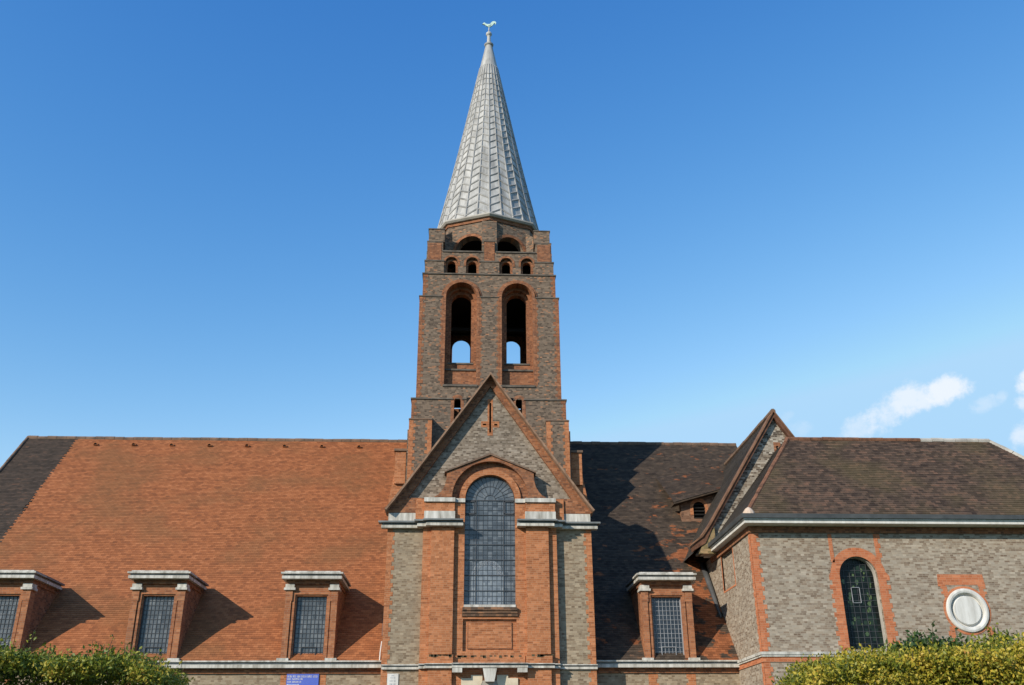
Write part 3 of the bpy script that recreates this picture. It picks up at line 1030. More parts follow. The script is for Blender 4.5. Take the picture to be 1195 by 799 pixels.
for s in (-1, 1):
    mb.box(*sorted((BX + s * 2.36, BX + s * 1.25)), 33.57, 33.76, 10.27, 10.42)
    mb.box(*sorted((BX + s * 1.248, BX + s * 0.895)), 33.67, 33.76, 10.275, 10.415)
part(mb, 'impost', M['stone'], bay)
# arch hood with concave shoulders
hoodp = [(BX - 2.02, 10.43), (BX - 1.39, 10.43)]
hoodp += [(BX + 1.37 * math.cos(a), 10.43 + 1.34 * math.sin(a)) for a in [math.pi - math.pi * i / 24 for i in range(25)]]
hoodp += [(BX + 1.39, 10.43), (BX + 2.02, 10.43), (BX + 1.86, 10.52), (BX + 1.74, 10.66), (BX + 1.64, 10.84), (BX + 1.59, 11.06), (BX + 1.57, 11.34), (BX, 11.99),
          (BX - 1.57, 11.34), (BX - 1.59, 11.06), (BX - 1.64, 10.84), (BX - 1.74, 10.66), (BX - 1.86, 10.52)]
hoodp = [hoodp[0]] + hoodp[2:27] + hoodp[28:]
mb = MB(); mb.prism(hoodp, None, 0.0, 0.44, f); part(mb, 'arch_hood', M['dark_red_brick'], bay)
mb = MB()
for s in (-1, 1):
    q = [(0, 12.0), (s * 1.66, 11.33), (s * 1.66, 11.38), (0, 12.07)]
    mb.prism([(BX + a, b) for a, b in q], None, 0.0, 0.50, f)
part(mb, 'hood_mould', M['ridge'], bay)
mb = MB(); mb.prism(arch_ring(BX, 1.10, 1.368, 10.43, 10.44, 28), None, -0.1, 0.22, f); part(mb, 'arch_ring', M['dark_red_brick'], bay)
mb = MB(); mb.prism(arch_ring(BX, 0.895, 1.105, 10.40, 10.41, 28), None, -0.2, 0.30, f); part(mb, 'arch_ring', M['red_brick'], bay)
# gable verge
VS = (15.2 - 9.95) / 3.68
mb = MB()
for s in (-1, 1):
    q = [(0, 15.20), (s * 3.42, 10.32), (s * 3.69, 9.97), (s * 3.62, 9.93), (s * 2.36, 9.93), (s * 2.36, 10.47), (s * 2.96, 10.47), (0, 14.83)]
    mb.prism([(BX + a, b) for a, b in q], None, -0.55, 0.13, f)
part(mb, 'gable_verge', M['dark_red_brick'], bay)
mb = MB()
for s in (-1, 1):
    q = [(0, 15.20), (s * 3.42, 10.32), (s * 3.70, 9.96), (s * 3.76, 10.00), (s * 3.48, 10.36), (0, 15.29)]
    mb.prism([(BX + a, b) for a, b in q], None, -0.6, 0.42, f)
part(mb, 'verge_coping', plain_mat('buff_coping_tile', (0.17, 0.10, 0.065), (0.34, 0.22, 0.15), 4.0, .9, .15), bay)
# bay roof behind the gable
mb = MB()
for s in (-1, 1):
    roof_face(mb, (BX + s * 3.6, 34.5, 9.9), (BX + s * 3.6, 40.2, 9.9), (BX, 34.5, 14.95), (BX, 40.2, 14.95), seed=12)
part(mb, 'bay_roof', M['old_tile'])
# band above the door, brackets and keystone
mbs, mbd = MB(), MB()
for (a0, a1, yf) in ((-2.665, BX - 2.38, 34.0), (BX + 2.38, 4.64, 34.0), (BX - 2.38, BX - 2.08, 33.74), (BX + 2.08, BX + 2.38, 33.74), (BX - 2.08, BX - 1.27, 33.60), (BX + 1.27, BX + 2.08, 33.60), (BX - 1.27, BX + 1.27, 33.45)):
    e = 0.0 if yf > 33.9 else (0.0 if yf > 33.7 else (0.10 if yf > 33.5 else 0.0))
    k = 0.0015 * (34 - yf) * 10
    mbs.box(a0 - e, a1 + e, yf - .10, yf + .12, 4.60 + k, 4.68 - k)
    mbs.box(a0 - e, a1 + e, yf - .16, yf + .12, 4.72 + k, 4.755 - k * .5)
    mbd.box(a0 - e * .9, a1 + e * .9, yf - .09, yf + .12, 4.68 - k, 4.72 + k)  # groove of the band, coloured dark as if in shade
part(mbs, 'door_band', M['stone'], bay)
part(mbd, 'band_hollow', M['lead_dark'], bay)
for s in (-1, 1):
    mb = MB(); mb.box(*sorted((BX + s * 0.92, BX + s * 1.25)), 33.36, 33.74, 4.46, 4.598); part(mb, 'bracket', M['stone'], bay)
mb = MB(); mb.prism([(BX - .15, 4.17), (BX + .15, 4.17), (BX + .235, 4.598), (BX - .235, 4.598)], None, 0.0, 0.36, front(33.74)); part(mb, 'keystone', M['stone'], bay)
mb = MB()
for s in (-1, 1):
    mb.prism([(BX + s * .24, 4.19), (BX + s * .24, 4.40), (BX + s * .62, 4.40), (BX + s * .62, 4.30), (BX + s * .95, 4.30), (BX + s * .95, 4.05), (BX + s * .3, 4.05)], None, 0.0, 0.06, front(33.74))
part(mb, 'voussoir', plain_mat('cream_stone', (0.50, 0.43, 0.32), (0.66, 0.58, 0.45), 3.0, 0.85, 0.2), bay)
mb = MB(); mb.prism(arch_ring(BX, 1.0, 1.24, 0.02, 3.0, 20), None, 0.0, 0.05, front(33.74)); part(mb, 'door_surround', M['grey_stone'], bay)
mb = MB(); mb.prism(arch(BX, 1.24, 0.02, 2.98, 20), None, -0.20, -0.12, front(33.74)); door = part(mb, 'door', M['door'], bay)
# great window
mb = MB(); mb.prism(arch(BX, 0.93, 6.62, 10.40, 30), None, -0.08, -0.06, front(33.86)); gw = part(mb, 'great_window', M['glass'])
mb = MB()
zl = [6.66 + (10.40 - 6.66) * i / 21 for i in range(1, 21)]
grid_bars(mb, BX, 0.90, 6.66, 10.40, 33.905, 33.918, 11, zl, 0.010, 0.010)
fa = front(33.912)
for k in range(1, 16):
    a = math.pi * k / 16
    r0, r1 = (0.52 if k % 2 else 0.2), 0.89
    c, s = math.cos(a), math.sin(a)
    mb.tube([(BX + r0 * c, 33.91, 10.40 + r0 * s), (BX + r1 * c, 33.91, 10.40 + r1 * s)], 0.007, 5)
for rr in (0.20, 0.52, 0.88):
    mb.tube([(BX + rr * math.cos(math.pi * i / 24), 33.908, 10.40 + rr * math.sin(math.pi * i / 24)) for i in range(25)], 0.010, 5)
part(mb, 'lead_came', M['came'], gw)
mb = MB()
for i in range(8):
    z = 6.66 + (10.40 - 6.66) * i / 7
    mb.box(BX - .90, BX + .90, 33.885, 33.903, z - .012, z + .012)
for a in (-0.49, 0.49):
    mb.box(BX + a - .012, BX + a + .012, 33.887, 33.905, 6.66, 10.40)
for s in (-1, 1):
    a0, a1 = sorted((BX + s * .52, BX + s * .88))
    for q in ((a0, a0 + .03, 9.90, 10.37), (a1 - .03, a1, 9.90, 10.37), (a0, a1, 9.90, 9.93), (a0, a1, 10.34, 10.37)):
        mb.box(q[0], q[1], 33.868, 33.886, q[2], q[3])
part(mb, 'glazing_bar', M['came'], gw)
mb = MB(); mb.prism(arch(BX - 0.08, 0.56, 6.68, 7.72, 20), None, 0, 0.004, front(33.922)); part(mb, 'pale_panel', M['pale_glass'], gw)  # arched area of lighter glass low in the window
mb = MB()
for i in range(14):
    a = math.pi * (i + .5) / 14
    cx_, cz_ = BX - .08 + .44 * math.cos(a), 7.72 + .44 * math.sin(a)
    mb.tube([(cx_ + .075 * math.cos(2 * math.pi * k / 12), 33.914, cz_ + .075 * math.sin(2 * math.pi * k / 12)) for k in range(13)], 0.007, 5)
part(mb, 'lead_came', M['came_light'], gw)

# ---------------- tower
TX, TC = 1.08, 43.15
mb_t, mb_r, mb_s, mb_f = MB(), MB(), MB(), MB()   # grey body, red dressings, string courses, surrounds
THK = 0.9
arches_s = MB()


def tower_side(rot):
    c, s = round(math.cos(rot)), round(math.sin(rot))
    ea = Vector((c, s, 0))
    en = Vector((s, -c, 0))
    o = Vector((TX, TC, 0))
    fr = (o, ea, Z, en)
    fb = rot in (0, math.pi)
    cut = (lambda hw: hw) if fb else (lambda hw: hw - THK)
    # base stage A
    hw = 3.41
    a = cut(hw)
    sl = [arch(t, 0.145, 15.2, 16.40, 10) for t in (-1.40, 1.33)]
    mb_t.prism(rect(-a, a, 8.0, 16.50), sl, hw - THK, hw, fr)
    # stage C plane, holes for the belfry openings (grey wall behind the red surrounds)
    hw = 3.115
    a = cut(hw)
    hol = [arch(t, 0.83, 17.18, 21.68, 22) for t in (-1.30, 1.30)]
    mb_t.prism(rect(-a, a, 16.50, 22.90), hol, hw - THK, hw, fr)
    # thickening below the set-off (piers and sill zone)
    ho = 3.24
    b = ho if fb else hw
    k = 0.845
    poly = [(-b, 16.5), (b, 16.5), (b, 21.65), (1.30 + k, 21.65), (1.30 + k, 17.18), (1.30 - k, 17.18), (1.30 - k, 21.65), (-1.30 + k, 21.65), (-1.30 + k, 17.18), (-1.30 - k, 17.18), (-1.30 - k, 21.65), (-b, 21.65)]
    mb_t.prism(poly, None, hw, ho, fr)
    for t in (-1.30, 1.30):
        mb_f.prism(arch_ring(t, 0.72, 0.84, 17.18, 21.68, 22), None, hw - 0.42, ho + 0.006, fr)
        mb_f.prism(arch_ring(t, 0.59, 0.76, 18.10, 21.67, 22), None, hw - 0.60, hw - 0.36, fr)
        mb_f.prism(arch_ring(t, 0.47, 0.64, 18.11, 21.64, 22), None, hw - THK + .01, hw - 0.56, fr)
        if rot == math.pi:      # the rear openings are a little lower
            top = arch_ring(t, 0.46, 0.9, 18.48, 21.36, 22)
            mb_f.prism(top, None, hw - THK - .05, hw - THK + .005, fr)
        mb_f.prism(rect(t - .74, t + .74, 17.18, 18.08), None, hw - THK + .02, hw - 0.20, fr)
        if rot != math.pi:
            mb_f.prism(rect(t - .62, t + .62, 18.08, 18.46), None, hw - THK + .03, hw - 0.38, fr)
        mb_s.prism(rect(t - .78, t + .78, 17.14, 17.24), None, hw - 0.22, ho + .05, fr)
        mb_s.prism(rect(t - .715, t + .715, 18.04, 18.12), None, hw - 0.55, hw - 0.14, fr)
        if rot != math.pi:
            mb_s.prism(rect(t - .58, t + .58, 18.43, 18.50), None, hw - 0.7, hw - 0.34, fr)
        # voussoir hood flush on the C plane
        ring = [(t + 0.94 * math.cos(math.pi * i / 22), 21.66 + 0.94 * math.sin(math.pi * i / 22)) for i in range(23)] + \
               [(t - 0.83 * math.cos(math.pi * i / 22), 21.66 + 0.83 * math.sin(math.pi * i / 22)) for i in range(23)]
        mb_r.prism(ring, None, hw - .02, hw + 0.05, fr)
    # strings
    for z0, h0, pr in ((16.46, 3.41, .05), (21.62, 3.24, .035), (22.87, 3.115, .05)):
        aa = (h0 + pr) if fb else h0 - 0.01
        if z0 == 21.62:
            for q0, q1 in ((-aa, -1.30 - .86), (-1.30 + .86, 1.30 - .86), (1.30 + .86, aa)):
                mb_s.prism(rect(q0, q1, z0, z0 + .05), None, h0 - .1, h0 + pr, fr)
        elif z0 == 16.46:
            for q0, q1 in ((-aa, -1.40 - .20), (-1.40 + .20, 1.33 - .20), (1.33 + .20, aa)):
                mb_s.prism(rect(q0, q1, z0, z0 + .06), None, h0 - .1, h0 + pr, fr)
        else:
            mb_s.prism(rect(-aa, aa, z0, z0 + .06), None, h0 - .1, h0 + pr, fr)
    # red toothed quoins and slit jambs
    for z0, z1, h0, wq in ((9, 16.45, 3.41, .14), (16.55, 21.6, 3.24, .18), (21.72, 22.85, 3.115, .14)):
        mb_r.prism(toothed(-h0 - .004, -h0 + wq, z0, z1, False, True, .15, .10, int(z0 * 7 + rot)), None, h0 - .03, h0 + .007, fr)
        mb_r.prism(toothed(h0 - wq, h0 + .004, z0, z1, True, False, .15, .10, int(z0 * 9 + rot)), None, h0 - .03, h0 + .007, fr)
    for t in (-1.30, 1.30):
        for sg in (-1, 1):
            q = sorted((t + sg * .846, t + sg * .91))
            mb_r.prism(toothed(q[0], q[1], 17.25, 21.6, sg < 0, sg > 0, .15, .07, int(t * 10 + sg + 50)), None, ho - .02, ho + .005, fr)
    for t in (-1.40, 1.33):
        mb_r.prism(arch_ring(t, 0.146, 0.29, 15.2, 16.40, 12), None, 3.3, 3.417, fr)
    # small arcade stage D
    hw = 3.0
    a = hw if fb else hw - 0.45
    hol = [arch(t, 0.30, 22.92, 23.58, 12) for t in (-1.80, -0.81, 0.81, 1.80)]
    mb_t.prism(rect(-a, a, 22.90, 24.16), hol, hw - 0.45, hw, fr)
    for t in (-1.80, -0.81, 0.81, 1.80):
        mb_r.prism(arch_ring(t, 0.302, 0.40, 23.4, 23.58, 12), None, hw - .02, hw + .02, fr)
        mb_f.prism(arch_ring(t, 0.20, 0.305, 22.93, 23.52, 12), None, hw - .40, hw - .14, fr)
    for sg in (-1, 1):
        mb_s.prism(rect(*sorted((sg * .30, sg * 2.25)), 24.14, 24.21), None, hw - .50, hw + .05, fr)
    # D blocks, E buttresses, F piers
    mb_t.prism(rect(-.47, .47, 22.93, 23.62), None, hw, 3.06, fr)
    mb_r.prism(rect(-.245, .245, 23.68, 24.76), None, hw - .02, 3.02, fr)
    mb_t.prism(rect(-.36, .36, 24.16, 26.0), None, 2.55, 2.86, fr)
    mb_s.prism(rect(-.49, .49, 23.60, 23.66), None, hw - .02, 3.09, fr)
    mb_s.prism(rect(-.27, .27, 24.74, 24.79), None, 2.85, 3.05, fr)


for rr_ in (0, math.pi / 2, math.pi, -math.pi / 2):
    tower_side(rr_)
for sx in (-1, 1):
    for sy in (-1, 1):
        def cb(mbx, h0, w, z0, z1, ch=0.0):
            x0, x1 = sorted((TX + sx * h0, TX + sx * (h0 - w)))
            y0, y1 = sorted((TC + sy * h0, TC + sy * (h0 - w)))
            mbx.box(x0, x1, y0, y1, z0, z1)
        cb(mb_t, 3.06, .90, 22.93, 23.62)
        cb(mb_s, 3.09, .95, 23.60, 23.66)
        cb(mb_t, 2.985, .76, 23.66, 24.70)
        cb(mb_s, 3.0, .79, 24.70, 24.75)
        cb(mb_t, 2.925, .76, 24.75, 25.42)
        cb(mb_s, 2.955, .82, 25.42, 25.47)
        # orange angle of the corner piers
        x0, x1 = sorted((TX + sx * 2.94, TX + sx * (2.30)))
        yy = TC + sy * 2.985
        mb_r.box(x0, x1, min(yy, yy + sy * .03), max(yy, yy + sy * .03), 23.67, 24.62)
        # diagonal wall from the pier to the drum
        d = Vector((sx, sy, 0)).normalized()
        n_ = Vector((-d.y, d.x, 0))
        p0 = Vector((TX, TC, 0)) + d * 2.5
        mb_t.prism([(0, 24.0), (0.75, 24.0), (0.75, 25.38), (0, 26.0)], None, -.2, .2, (p0, d, Z, n_))
# inner decks, added to darken the belfry and close off the sky
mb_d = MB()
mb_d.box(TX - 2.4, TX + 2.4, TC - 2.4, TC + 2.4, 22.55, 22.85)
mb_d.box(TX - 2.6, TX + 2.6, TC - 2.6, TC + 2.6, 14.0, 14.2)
tower = part(mb_t, 'tower', M['tower_brick'])
part(mb_r, 'red_dressing', M['dark_red_brick'], tower)
part(mb_f, 'belfry_surround', M['dark_red_brick'], tower)
part(mb_s, 'string_course', plain_mat('sooty_stone', (0.07, 0.06, 0.05), (0.17, 0.145, 0.12), 3.0, 0.9, 0.2), tower)
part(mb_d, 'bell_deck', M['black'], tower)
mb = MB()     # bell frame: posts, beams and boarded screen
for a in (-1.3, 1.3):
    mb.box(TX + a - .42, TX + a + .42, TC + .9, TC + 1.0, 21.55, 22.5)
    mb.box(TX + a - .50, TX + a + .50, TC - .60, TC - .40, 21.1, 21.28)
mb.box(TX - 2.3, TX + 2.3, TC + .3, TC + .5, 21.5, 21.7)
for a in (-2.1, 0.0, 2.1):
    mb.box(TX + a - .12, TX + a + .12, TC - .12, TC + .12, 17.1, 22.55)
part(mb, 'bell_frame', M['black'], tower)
# corner buttresses and lower stage
mb, mb2, mb3 = MB(), MB(), MB()
for s in (-1, 1):
    x0, x1 = sorted((TX + s * 3.46, TX + s * 2.48))
    yf = TC - 3.41 - .50
    mb.box(x0, x1, yf, TC - 3.0, 8, 15.35)
    mb.prism([(-yf, 15.35), (-(TC - 3.41), 15.58), (-(TC - 3.41), 15.35)], None, x0, x1, (Vector((0, 0, 0)), -Y, Z, X))
    mb3.box(x0 - .02, x1 + .02, yf - .03, TC - 3.405, 15.33, 15.38)
    mb2.prism(toothed(x0 - .004, x0 + .20, 8, 15.3, False, True, .15, .10, 41 + s), None, -.02, .007, front(yf))
    mb2.prism(toothed(x1 - .20, x1 + .004, 8, 15.3, True, False, .15, .10, 45 + s), None, -.02, .007, front(yf))
    x0, x1 = sorted((TX + s * 3.52, TX + s * 3.0))
    mb.box(x0, x1, yf + .08, TC + 2, 8, 14.9)
    # low flank wall with its little pier
    x0, x1 = sorted((TX + s * 4.22, TX + s * 3.3))
    zz = 12.7
    q = [(TX + s * 4.22, 8), (TX + s * 4.22, 12.0), (TX + s * 4.0, 13.3), (TX + s * 3.4, 13.8), (TX + s * 3.4, 8)]
    mb2.prism(q, None, -.9, 0.0, front(39.75))
    x0, x1 = sorted((TX + s * 4.02, TX + s * 3.56))
    mb2.box(x0, x1, 39.62, 40.1, 12.6, 14.02)
    mb3.box(x0 - .05, x1 + .05, 39.55, 40.15, 14.02, 14.12)
part(mb, 'buttress', M['tower_brick'], tower)
part(mb2, 'buttress_dressing', M['red_brick'], tower)
part(mb3, 'buttress_cap', M['ridge'], tower)
# octagonal drum with wide arched openings
mbd, mbr = MB(), MB()
RO = 2.86
vt = [Vector((TX + RO * math.sin(k * math.pi / 4), TC - RO * math.cos(k * math.pi / 4), 0)) for k in range(8)]
for k in range(8):
    a, b = vt[k], vt[(k + 1) % 8]
    L = (b - a).length
    ea = (b - a).normalized()
    en = Vector((ea.y, -ea.x, 0))
    fr = (a, ea, Z, en)
    ell = [(L * .5 + .68 * math.cos(2 * math.pi * i / 24), 24.95 + .50 * math.sin(2 * math.pi * i / 24)) for i in range(24)]
    ell = arch(L * .52, .70, 24.25, 24.72, 18, 0.62)
    mbd.prism(rect(0, L, 24.0, 26.05), [ell], -0.45, 0.0, fr)
    o = arch(L * .52, .80, 24.25, 24.72, 18, 0.74)
    ring = [(L * .52 + .84 * math.cos(math.pi * i / 18), 24.72 + .76 * math.sin(math.pi * i / 18)) for i in range(19)] + \
           [(L * .52 - .70 * math.cos(math.pi * i / 18), 24.72 + .62 * math.sin(math.pi * i / 18)) for i in range(19)]
    mbr.prism(ring, None, -.05, .02, fr)
    mbr.prism(rect(-.02, L + .02, 26.05, 26.22), None, -.4, .05, fr)
part(mbd, 'spire_drum', M['tower_brick'], tower)
part(mbr, 'drum_dressing', M['dark_red_brick'], tower)
mb = MB(); mb.lathe([(2.3, 24.02), (2.3, 24.1)], TX, TC, 8, rot=-math.pi / 2); mb.lathe([(2.5, 25.95), (2.5, 26.1)], TX, TC, 8, rot=-math.pi / 2)
part(mb, 'drum_deck', M['black'], tower)
# spire
mb = MB()
mb.lathe([(3.02, 26.22), (3.10, 26.30), (3.10, 26.37), (2.80, 26.45)], TX, TC, 8, rot=-math.pi / 2)
rim = part(mb, 'spire_eaves', M['grey_stone'], church)
NS = 28
z0s, z1s, r0s, r1s = 26.40, 39.25, 2.73, 0.21
mb = MB()
prof = []
for i in range(15):
    t = i / 14
    prof.append((r0s + (r1s - r0s) * t - 0.10 * math.sin(math.pi * t) * (1 - t), z0s + (z1s - z0s) * t))
mb.lathe(prof, TX, TC, NS, rot=-math.pi / 2)
spire = part(mb, 'spire', M['lead'])


def sp(k, z, dr=0.0):
    t = (z - z0s) / (z1s - z0s)
    r = r0s + (r1s - r0s) * t - 0.10 * math.sin(math.pi * t) * (1 - t) + dr
    a = -math.pi / 2 + 2 * math.pi * k / NS
    return Vector((TX + r * math.cos(a), TC + r * math.sin(a), z))


mb = MB()
for k in range(NS):
    zt = 37.6
    nn = 14
    mb.tube([sp(k, z0s + .05 + (zt - z0s) * i / nn, 0.01) for i in range(nn + 1)], [0.050 * (1 - .6 * i / nn) for i in range(nn + 1)], 6)
part(mb, 'lead_roll', M['lead_roll'], spire)
mb = MB()
for k in range(NS):
    dzz = 0.52
    sgn = 1 if k % 2 == 0 else -1
    z = z0s + 0.15
    while z < 37.2:
        t = (z - z0s) / (z1s - z0s)
        wdt = 2 * math.pi * (r0s * (1 - t) + r1s * t) / NS
        rise = wdt * .55
        za, zb_ = (z, z + rise) if sgn > 0 else (z + rise, z)
        rr = 0.050 * (1 - .55 * t)
        A, B = sp(k, za, .006), sp(k + 1, zb_, .006)
        mb.tube([A, B], rr, 5)
        z += dzz * (1 - .25 * t)
part(mb, 'lead_seam', M['lead_roll'], spire)['kind'] = 'stuff'
mb = MB()
mb.lathe([(0.20, 39.2), (0.20, 39.32), (0.25, 39.36), (0.27, 39.44), (0.22, 39.50), (0.13, 39.54)], TX, TC, 18)
mb.lathe([(0.13, 39.50), (0.11, 39.65), (0.095, 40.02), (0.11, 40.10)], TX, TC, 14)
fin = part(mb, 'finial', M['lead'], spire, None, False)
mb = MB()
mb.lathe([(0.03, 40.06)] + [(0.175 * math.sin(math.pi * i / 10), 40.22 - .16 * math.cos(math.pi * i / 10)) for i in range(1, 10)] + [(0.03, 40.38)], TX, TC, 18)
mb.lathe([(0.035, 40.35), (0.03, 40.62), (0.015, 40.85)], TX, TC, 8)
ball = part(mb, 'finial_ball', M['lead'], spire, None, True)
# weathercock facing left, tail raised to the right
cock = [(-.40, .12), (-.36, .17), (-.33, .22), (-.29, .24), (-.26, .22), (-.22, .17), (-.14, .12), (0.0, .10), (.06, .14), (.10, .24), (.18, .33), (.28, .36), (.37, .32), (.40, .22), (.36, .12),
        (.33, .20), (.27, .20), (.22, .10), (.14, .00), (.04, -.06), (-.08, -.06), (-.18, .00), (-.25, .07), (-.32, .10)]
mb = MB()
mb.prism(cock, None, -.035, .035, (Vector((TX + .02, TC, 40.83)), X, Z, -Y))
mb.box(TX - .02, TX + .02, TC - .02, TC + .02, 40.6, 40.86)
part(mb, 'weathercock', M['copper'], spire)
mb = MB(); mb.prism([(-.12, .10), (.10, .12), (.06, .02), (-.06, .0)], None, .035, .06, (Vector((TX + .02, TC, 40.83)), X, Z, -Y))
part(mb, 'weathercock_wing', M['copper'], spire)

# ---------------- transept gable on the right
GY, GX, GZ, GS = 36.3, 12.55, 14.72, 1.55
mb = MB()
fg = front(GY)
hwid = 3.5
mb.prism([(9.83, 0), (GX + hwid, 0), (GX + hwid, GZ - .2 - GS * hwid), (GX, GZ - .2), (GX - hwid, GZ - .2 - GS * hwid), (GX - hwid, 9.0), (9.83, 9.0)], [rect(GX + .02, GX + .10, 12.35, 13.35)], -0.5, 0.0, fg)
mb.box(GX - hwid, GX - hwid + .5, 38.9, 44, 0, 8.8)
mb.box(GX + hwid - .5, GX + hwid, GY + .5, 54, 0, 8.8)
tg = part(mb, 'transept_gable', brick_mat('pale_gable_brick', [(0.0, (0.06, 0.045, 0.035)), (0.35, (0.17, 0.13, 0.095)), (0.55, (0.28, 0.24, 0.19)), (1.0, (0.42, 0.38, 0.32))], (0.34, 0.31, 0.255), soot=0.30, spread=1.0, clump=0.3, bh=0.07, bw=0.2))
mb = MB(); mb.box(GX - .4, GX + .5, GY + .3, GY + .4, 12.2, 13.5); part(mb, 'slit_backing', M['black'], tg)
mb = MB(); mb.prism(rect(GX - .08, GX + .20, 12.20, 13.50), [rect(GX + .015, GX + .105, 12.345, 13.355)], -.05, .008, fg); part(mb, 'slit_surround', M['dark_red_brick'], tg)
mb, mb2 = MB(), MB()
for s in (-1, 1):
    q = [(0, GZ), (s * 3.0, GZ - 3.0 * GS), (s * 3.35, GZ - 3.30 * GS), (s * 3.75, GZ - 3.50 * GS), (s * 3.70, GZ - 3.62 * GS), (s * 3.25, GZ - 3.45 * GS), (s * 2.92, GZ - 3.0 * GS - .06), (0, GZ - .22)]
    mb.prism([(GX + a, b) for a, b in q], None, -.3, .20, fg)
    q = [(0, GZ + .10), (s * 3.0, GZ - 3.0 * GS + .10), (s * 3.37, GZ - 3.30 * GS + .08), (s * 3.80, GZ - 3.50 * GS + .06), (s * 3.80, GZ - 3.50 * GS), (s * 3.35, GZ - 3.30 * GS), (s * 3.0, GZ - 3.0 * GS), (0, GZ)]
    mb2.prism([(GX + a, b) for a, b in q], None, -.35, .26, fg)
part(mb, 'gable_verge', plain_mat('brown_verge_brick', (0.07, 0.038, 0.026), (0.20, 0.095, 0.06), 5.0, .9, .15), tg)
part(mb2, 'verge_coping', plain_mat('brown_verge_tile', (0.10, 0.055, 0.035), (0.26, 0.14, 0.085), 3.0, 0.9, 0.2), tg)
mb = MB()     # corbelled kneeler at the foot of the gable
mb.prism([(GX - 3.52, 8.98), (GX - 2.85, 8.98), (GX - 2.85, 10.0), (GX - 3.30, 9.50)], None, 0.0, .16, fg)
part(mb, 'kneeler', brick_mat('mossy_brick', [(0, (0.10, 0.08, 0.04)), (.5, (.22, .17, .08)), (1, (.36, .24, .13))], (.26, .22, .14), soot=.2), tg)
mb = MB()
for s in (-1, 1):
    roof_face(mb, (GX + s * 3.62, GY + .1, GZ - 3.62 * GS), (GX + s * 3.62, 44.3, GZ - 3.62 * GS), (GX, GY + .1, GZ), (GX, 44.3, GZ), seed=31 + s)
part(mb, 'transept_roof', M['slate'])
mb = MB(); ridge_tiles(mb, (GX, GY - .2, GZ + .1), (GX, 43.6, GZ + .1), .11, seed=8); part(mb, 'ridge_tile', M['ridge'])

# ---------------- small louvred gablet on the old roof
mb = MB()
fgb = front(40.4)
mb.prism([(9.45, 10.9), (11.75, 10.9), (11.75, 12.65), (9.45, 12.00)], [arch(10.25, .26, 11.35, 11.85, 12)], -.3, 0, fgb)
gb = part(mb, 'roof_gablet', brick_mat('brown_brick', [(0, (.10, .055, .038)), (.5, (.20, .105, .065)), (1, (.29, .17, .11))], (.20, .14, .10), soot=.3))
mb = MB(); mb.prism(arch_ring(10.25, .26, .40, 11.5, 11.84, 14), None, -.02, .012, fgb); part(mb, 'arch_ring', M['red_brick'], gb)
mb = MB()
for i in range(5):
    mb.prism([(-.0, 0), (.14, -.09), (.14, -.06), (0, .03)], None, 9.99, 10.51, (Vector((0, 40.55, 11.45 + .15 * i)), -Y, Z, X))
mb.box(9.98, 10.52, 40.60, 40.66, 11.3, 12.2)
part(mb, 'louvre', M['black'], gb)
mb = MB()
roof_face(mb, (9.08, 40.05, 11.98), (11.95, 40.05, 12.80), (8.9, 42.6, 13.80), (11.95, 42.9, 14.3), seed=44, wob=0)
mb.prism([(9.08, 11.90), (11.95, 12.73), (11.95, 12.79), (9.08, 11.97)], None, 0, 0.03, front(40.10))
mb.prism([(9.08, 11.90), (11.95, 12.73), (11.95, 12.78), (9.08, 11.96)], None, -.6, 0, front(40.10))
part(mb, 'gablet_roof', M['old_tile'], gb)

# ---------------- side chapel
CX0, CX1, CY0 = 9.79, 23.3, 31.97
mb = MB()
fc = front(CY0)
WX = 13.35
mb.prism(rect(CX0, CX1, 0, 9.06), [arch(WX, .651, 5.02, 7.40, 24), [(16.87 + .73 * math.cos(2 * math.pi * i / 36), 6.27 + .73 * math.sin(2 * math.pi * i / 36)) for i in range(36)]], -.5, 0, fc)
mb.prism(rect(-(39.2), -(CY0 + .5), 0, 9.06), [rect(-35.90, -34.30, 7.52, 8.82)], -.5, 0, facing_left(CX0))
mb.box(CX1 - .5, CX1, CY0 + .5, 37.3, 0, 9.06)
mb.box(CX0 + .12, CX0 + .3, 34.2, 36.0, 7.4, 8.9)
ch = part(mb, 'chapel_wall', M['chapel_brick'])
mb = MB()
mb.prism([(-35.96, 7.46), (-34.24, 7.46), (-34.24, 8.88), (-35.96, 8.88)], [rect(-35.90, -34.30, 7.52, 8.82)], -.05, .01, facing_left(CX0))
part(mb, 'blind_panel_surround', M['bright_red_brick'], ch)
mb = MB()
mb.prism(toothed(CX0 - .006, CX0 + .22, 0.02, 4.78, False, True, .15, .10, 61), None, -.02, .008, fc)
mb.prism(toothed(CX0 - .006, CX0 + .22, 4.97, 8.82, False, True, .15, .10, 62), None, -.02, .008, fc)
mb.prism(toothed(-CY0 - .25, -CY0 + .004, 0.02, 8.82, True, False, .15, .06, 63), None, -.02, .006, facing_left(CX0))
mb.prism(toothed(19.42, 19.68, 0.02, 8.82, True, True, .15, .07, 64), None, -.02, .008, fc)
mb.prism(toothed(12.47, 12.60, 7.85, 8.82, False, False, .15, .04, 65), None, -.02, .010, fc)
mb.prism(toothed(14.06, 14.20, 7.85, 8.82, False, True, .15, .09, 66), None, -.02, .008, fc)
part(mb, 'brick_quoin', M['bright_red_brick'], ch)
mb = MB(); mb.box(CX0 - .05, CX1, CY0 - .06, CY0 + .1, 8.84, 9.06); mb.box(CX0 - .06, CX0 + .1, CY0 + .1, 37.3, 8.84, 9.057)
part(mb, 'frieze_course', M['dark_red_brick'], ch)  # eaves shade painted in by using the darker red brick
mb = MB(); mb.box(12.60, 14.06, CY0 - .002, CY0 + .01, 8.62, 8.838); part(mb, 'plain_course', M['chapel_brick'], ch)  # strip of ordinary wall brick between the red strips
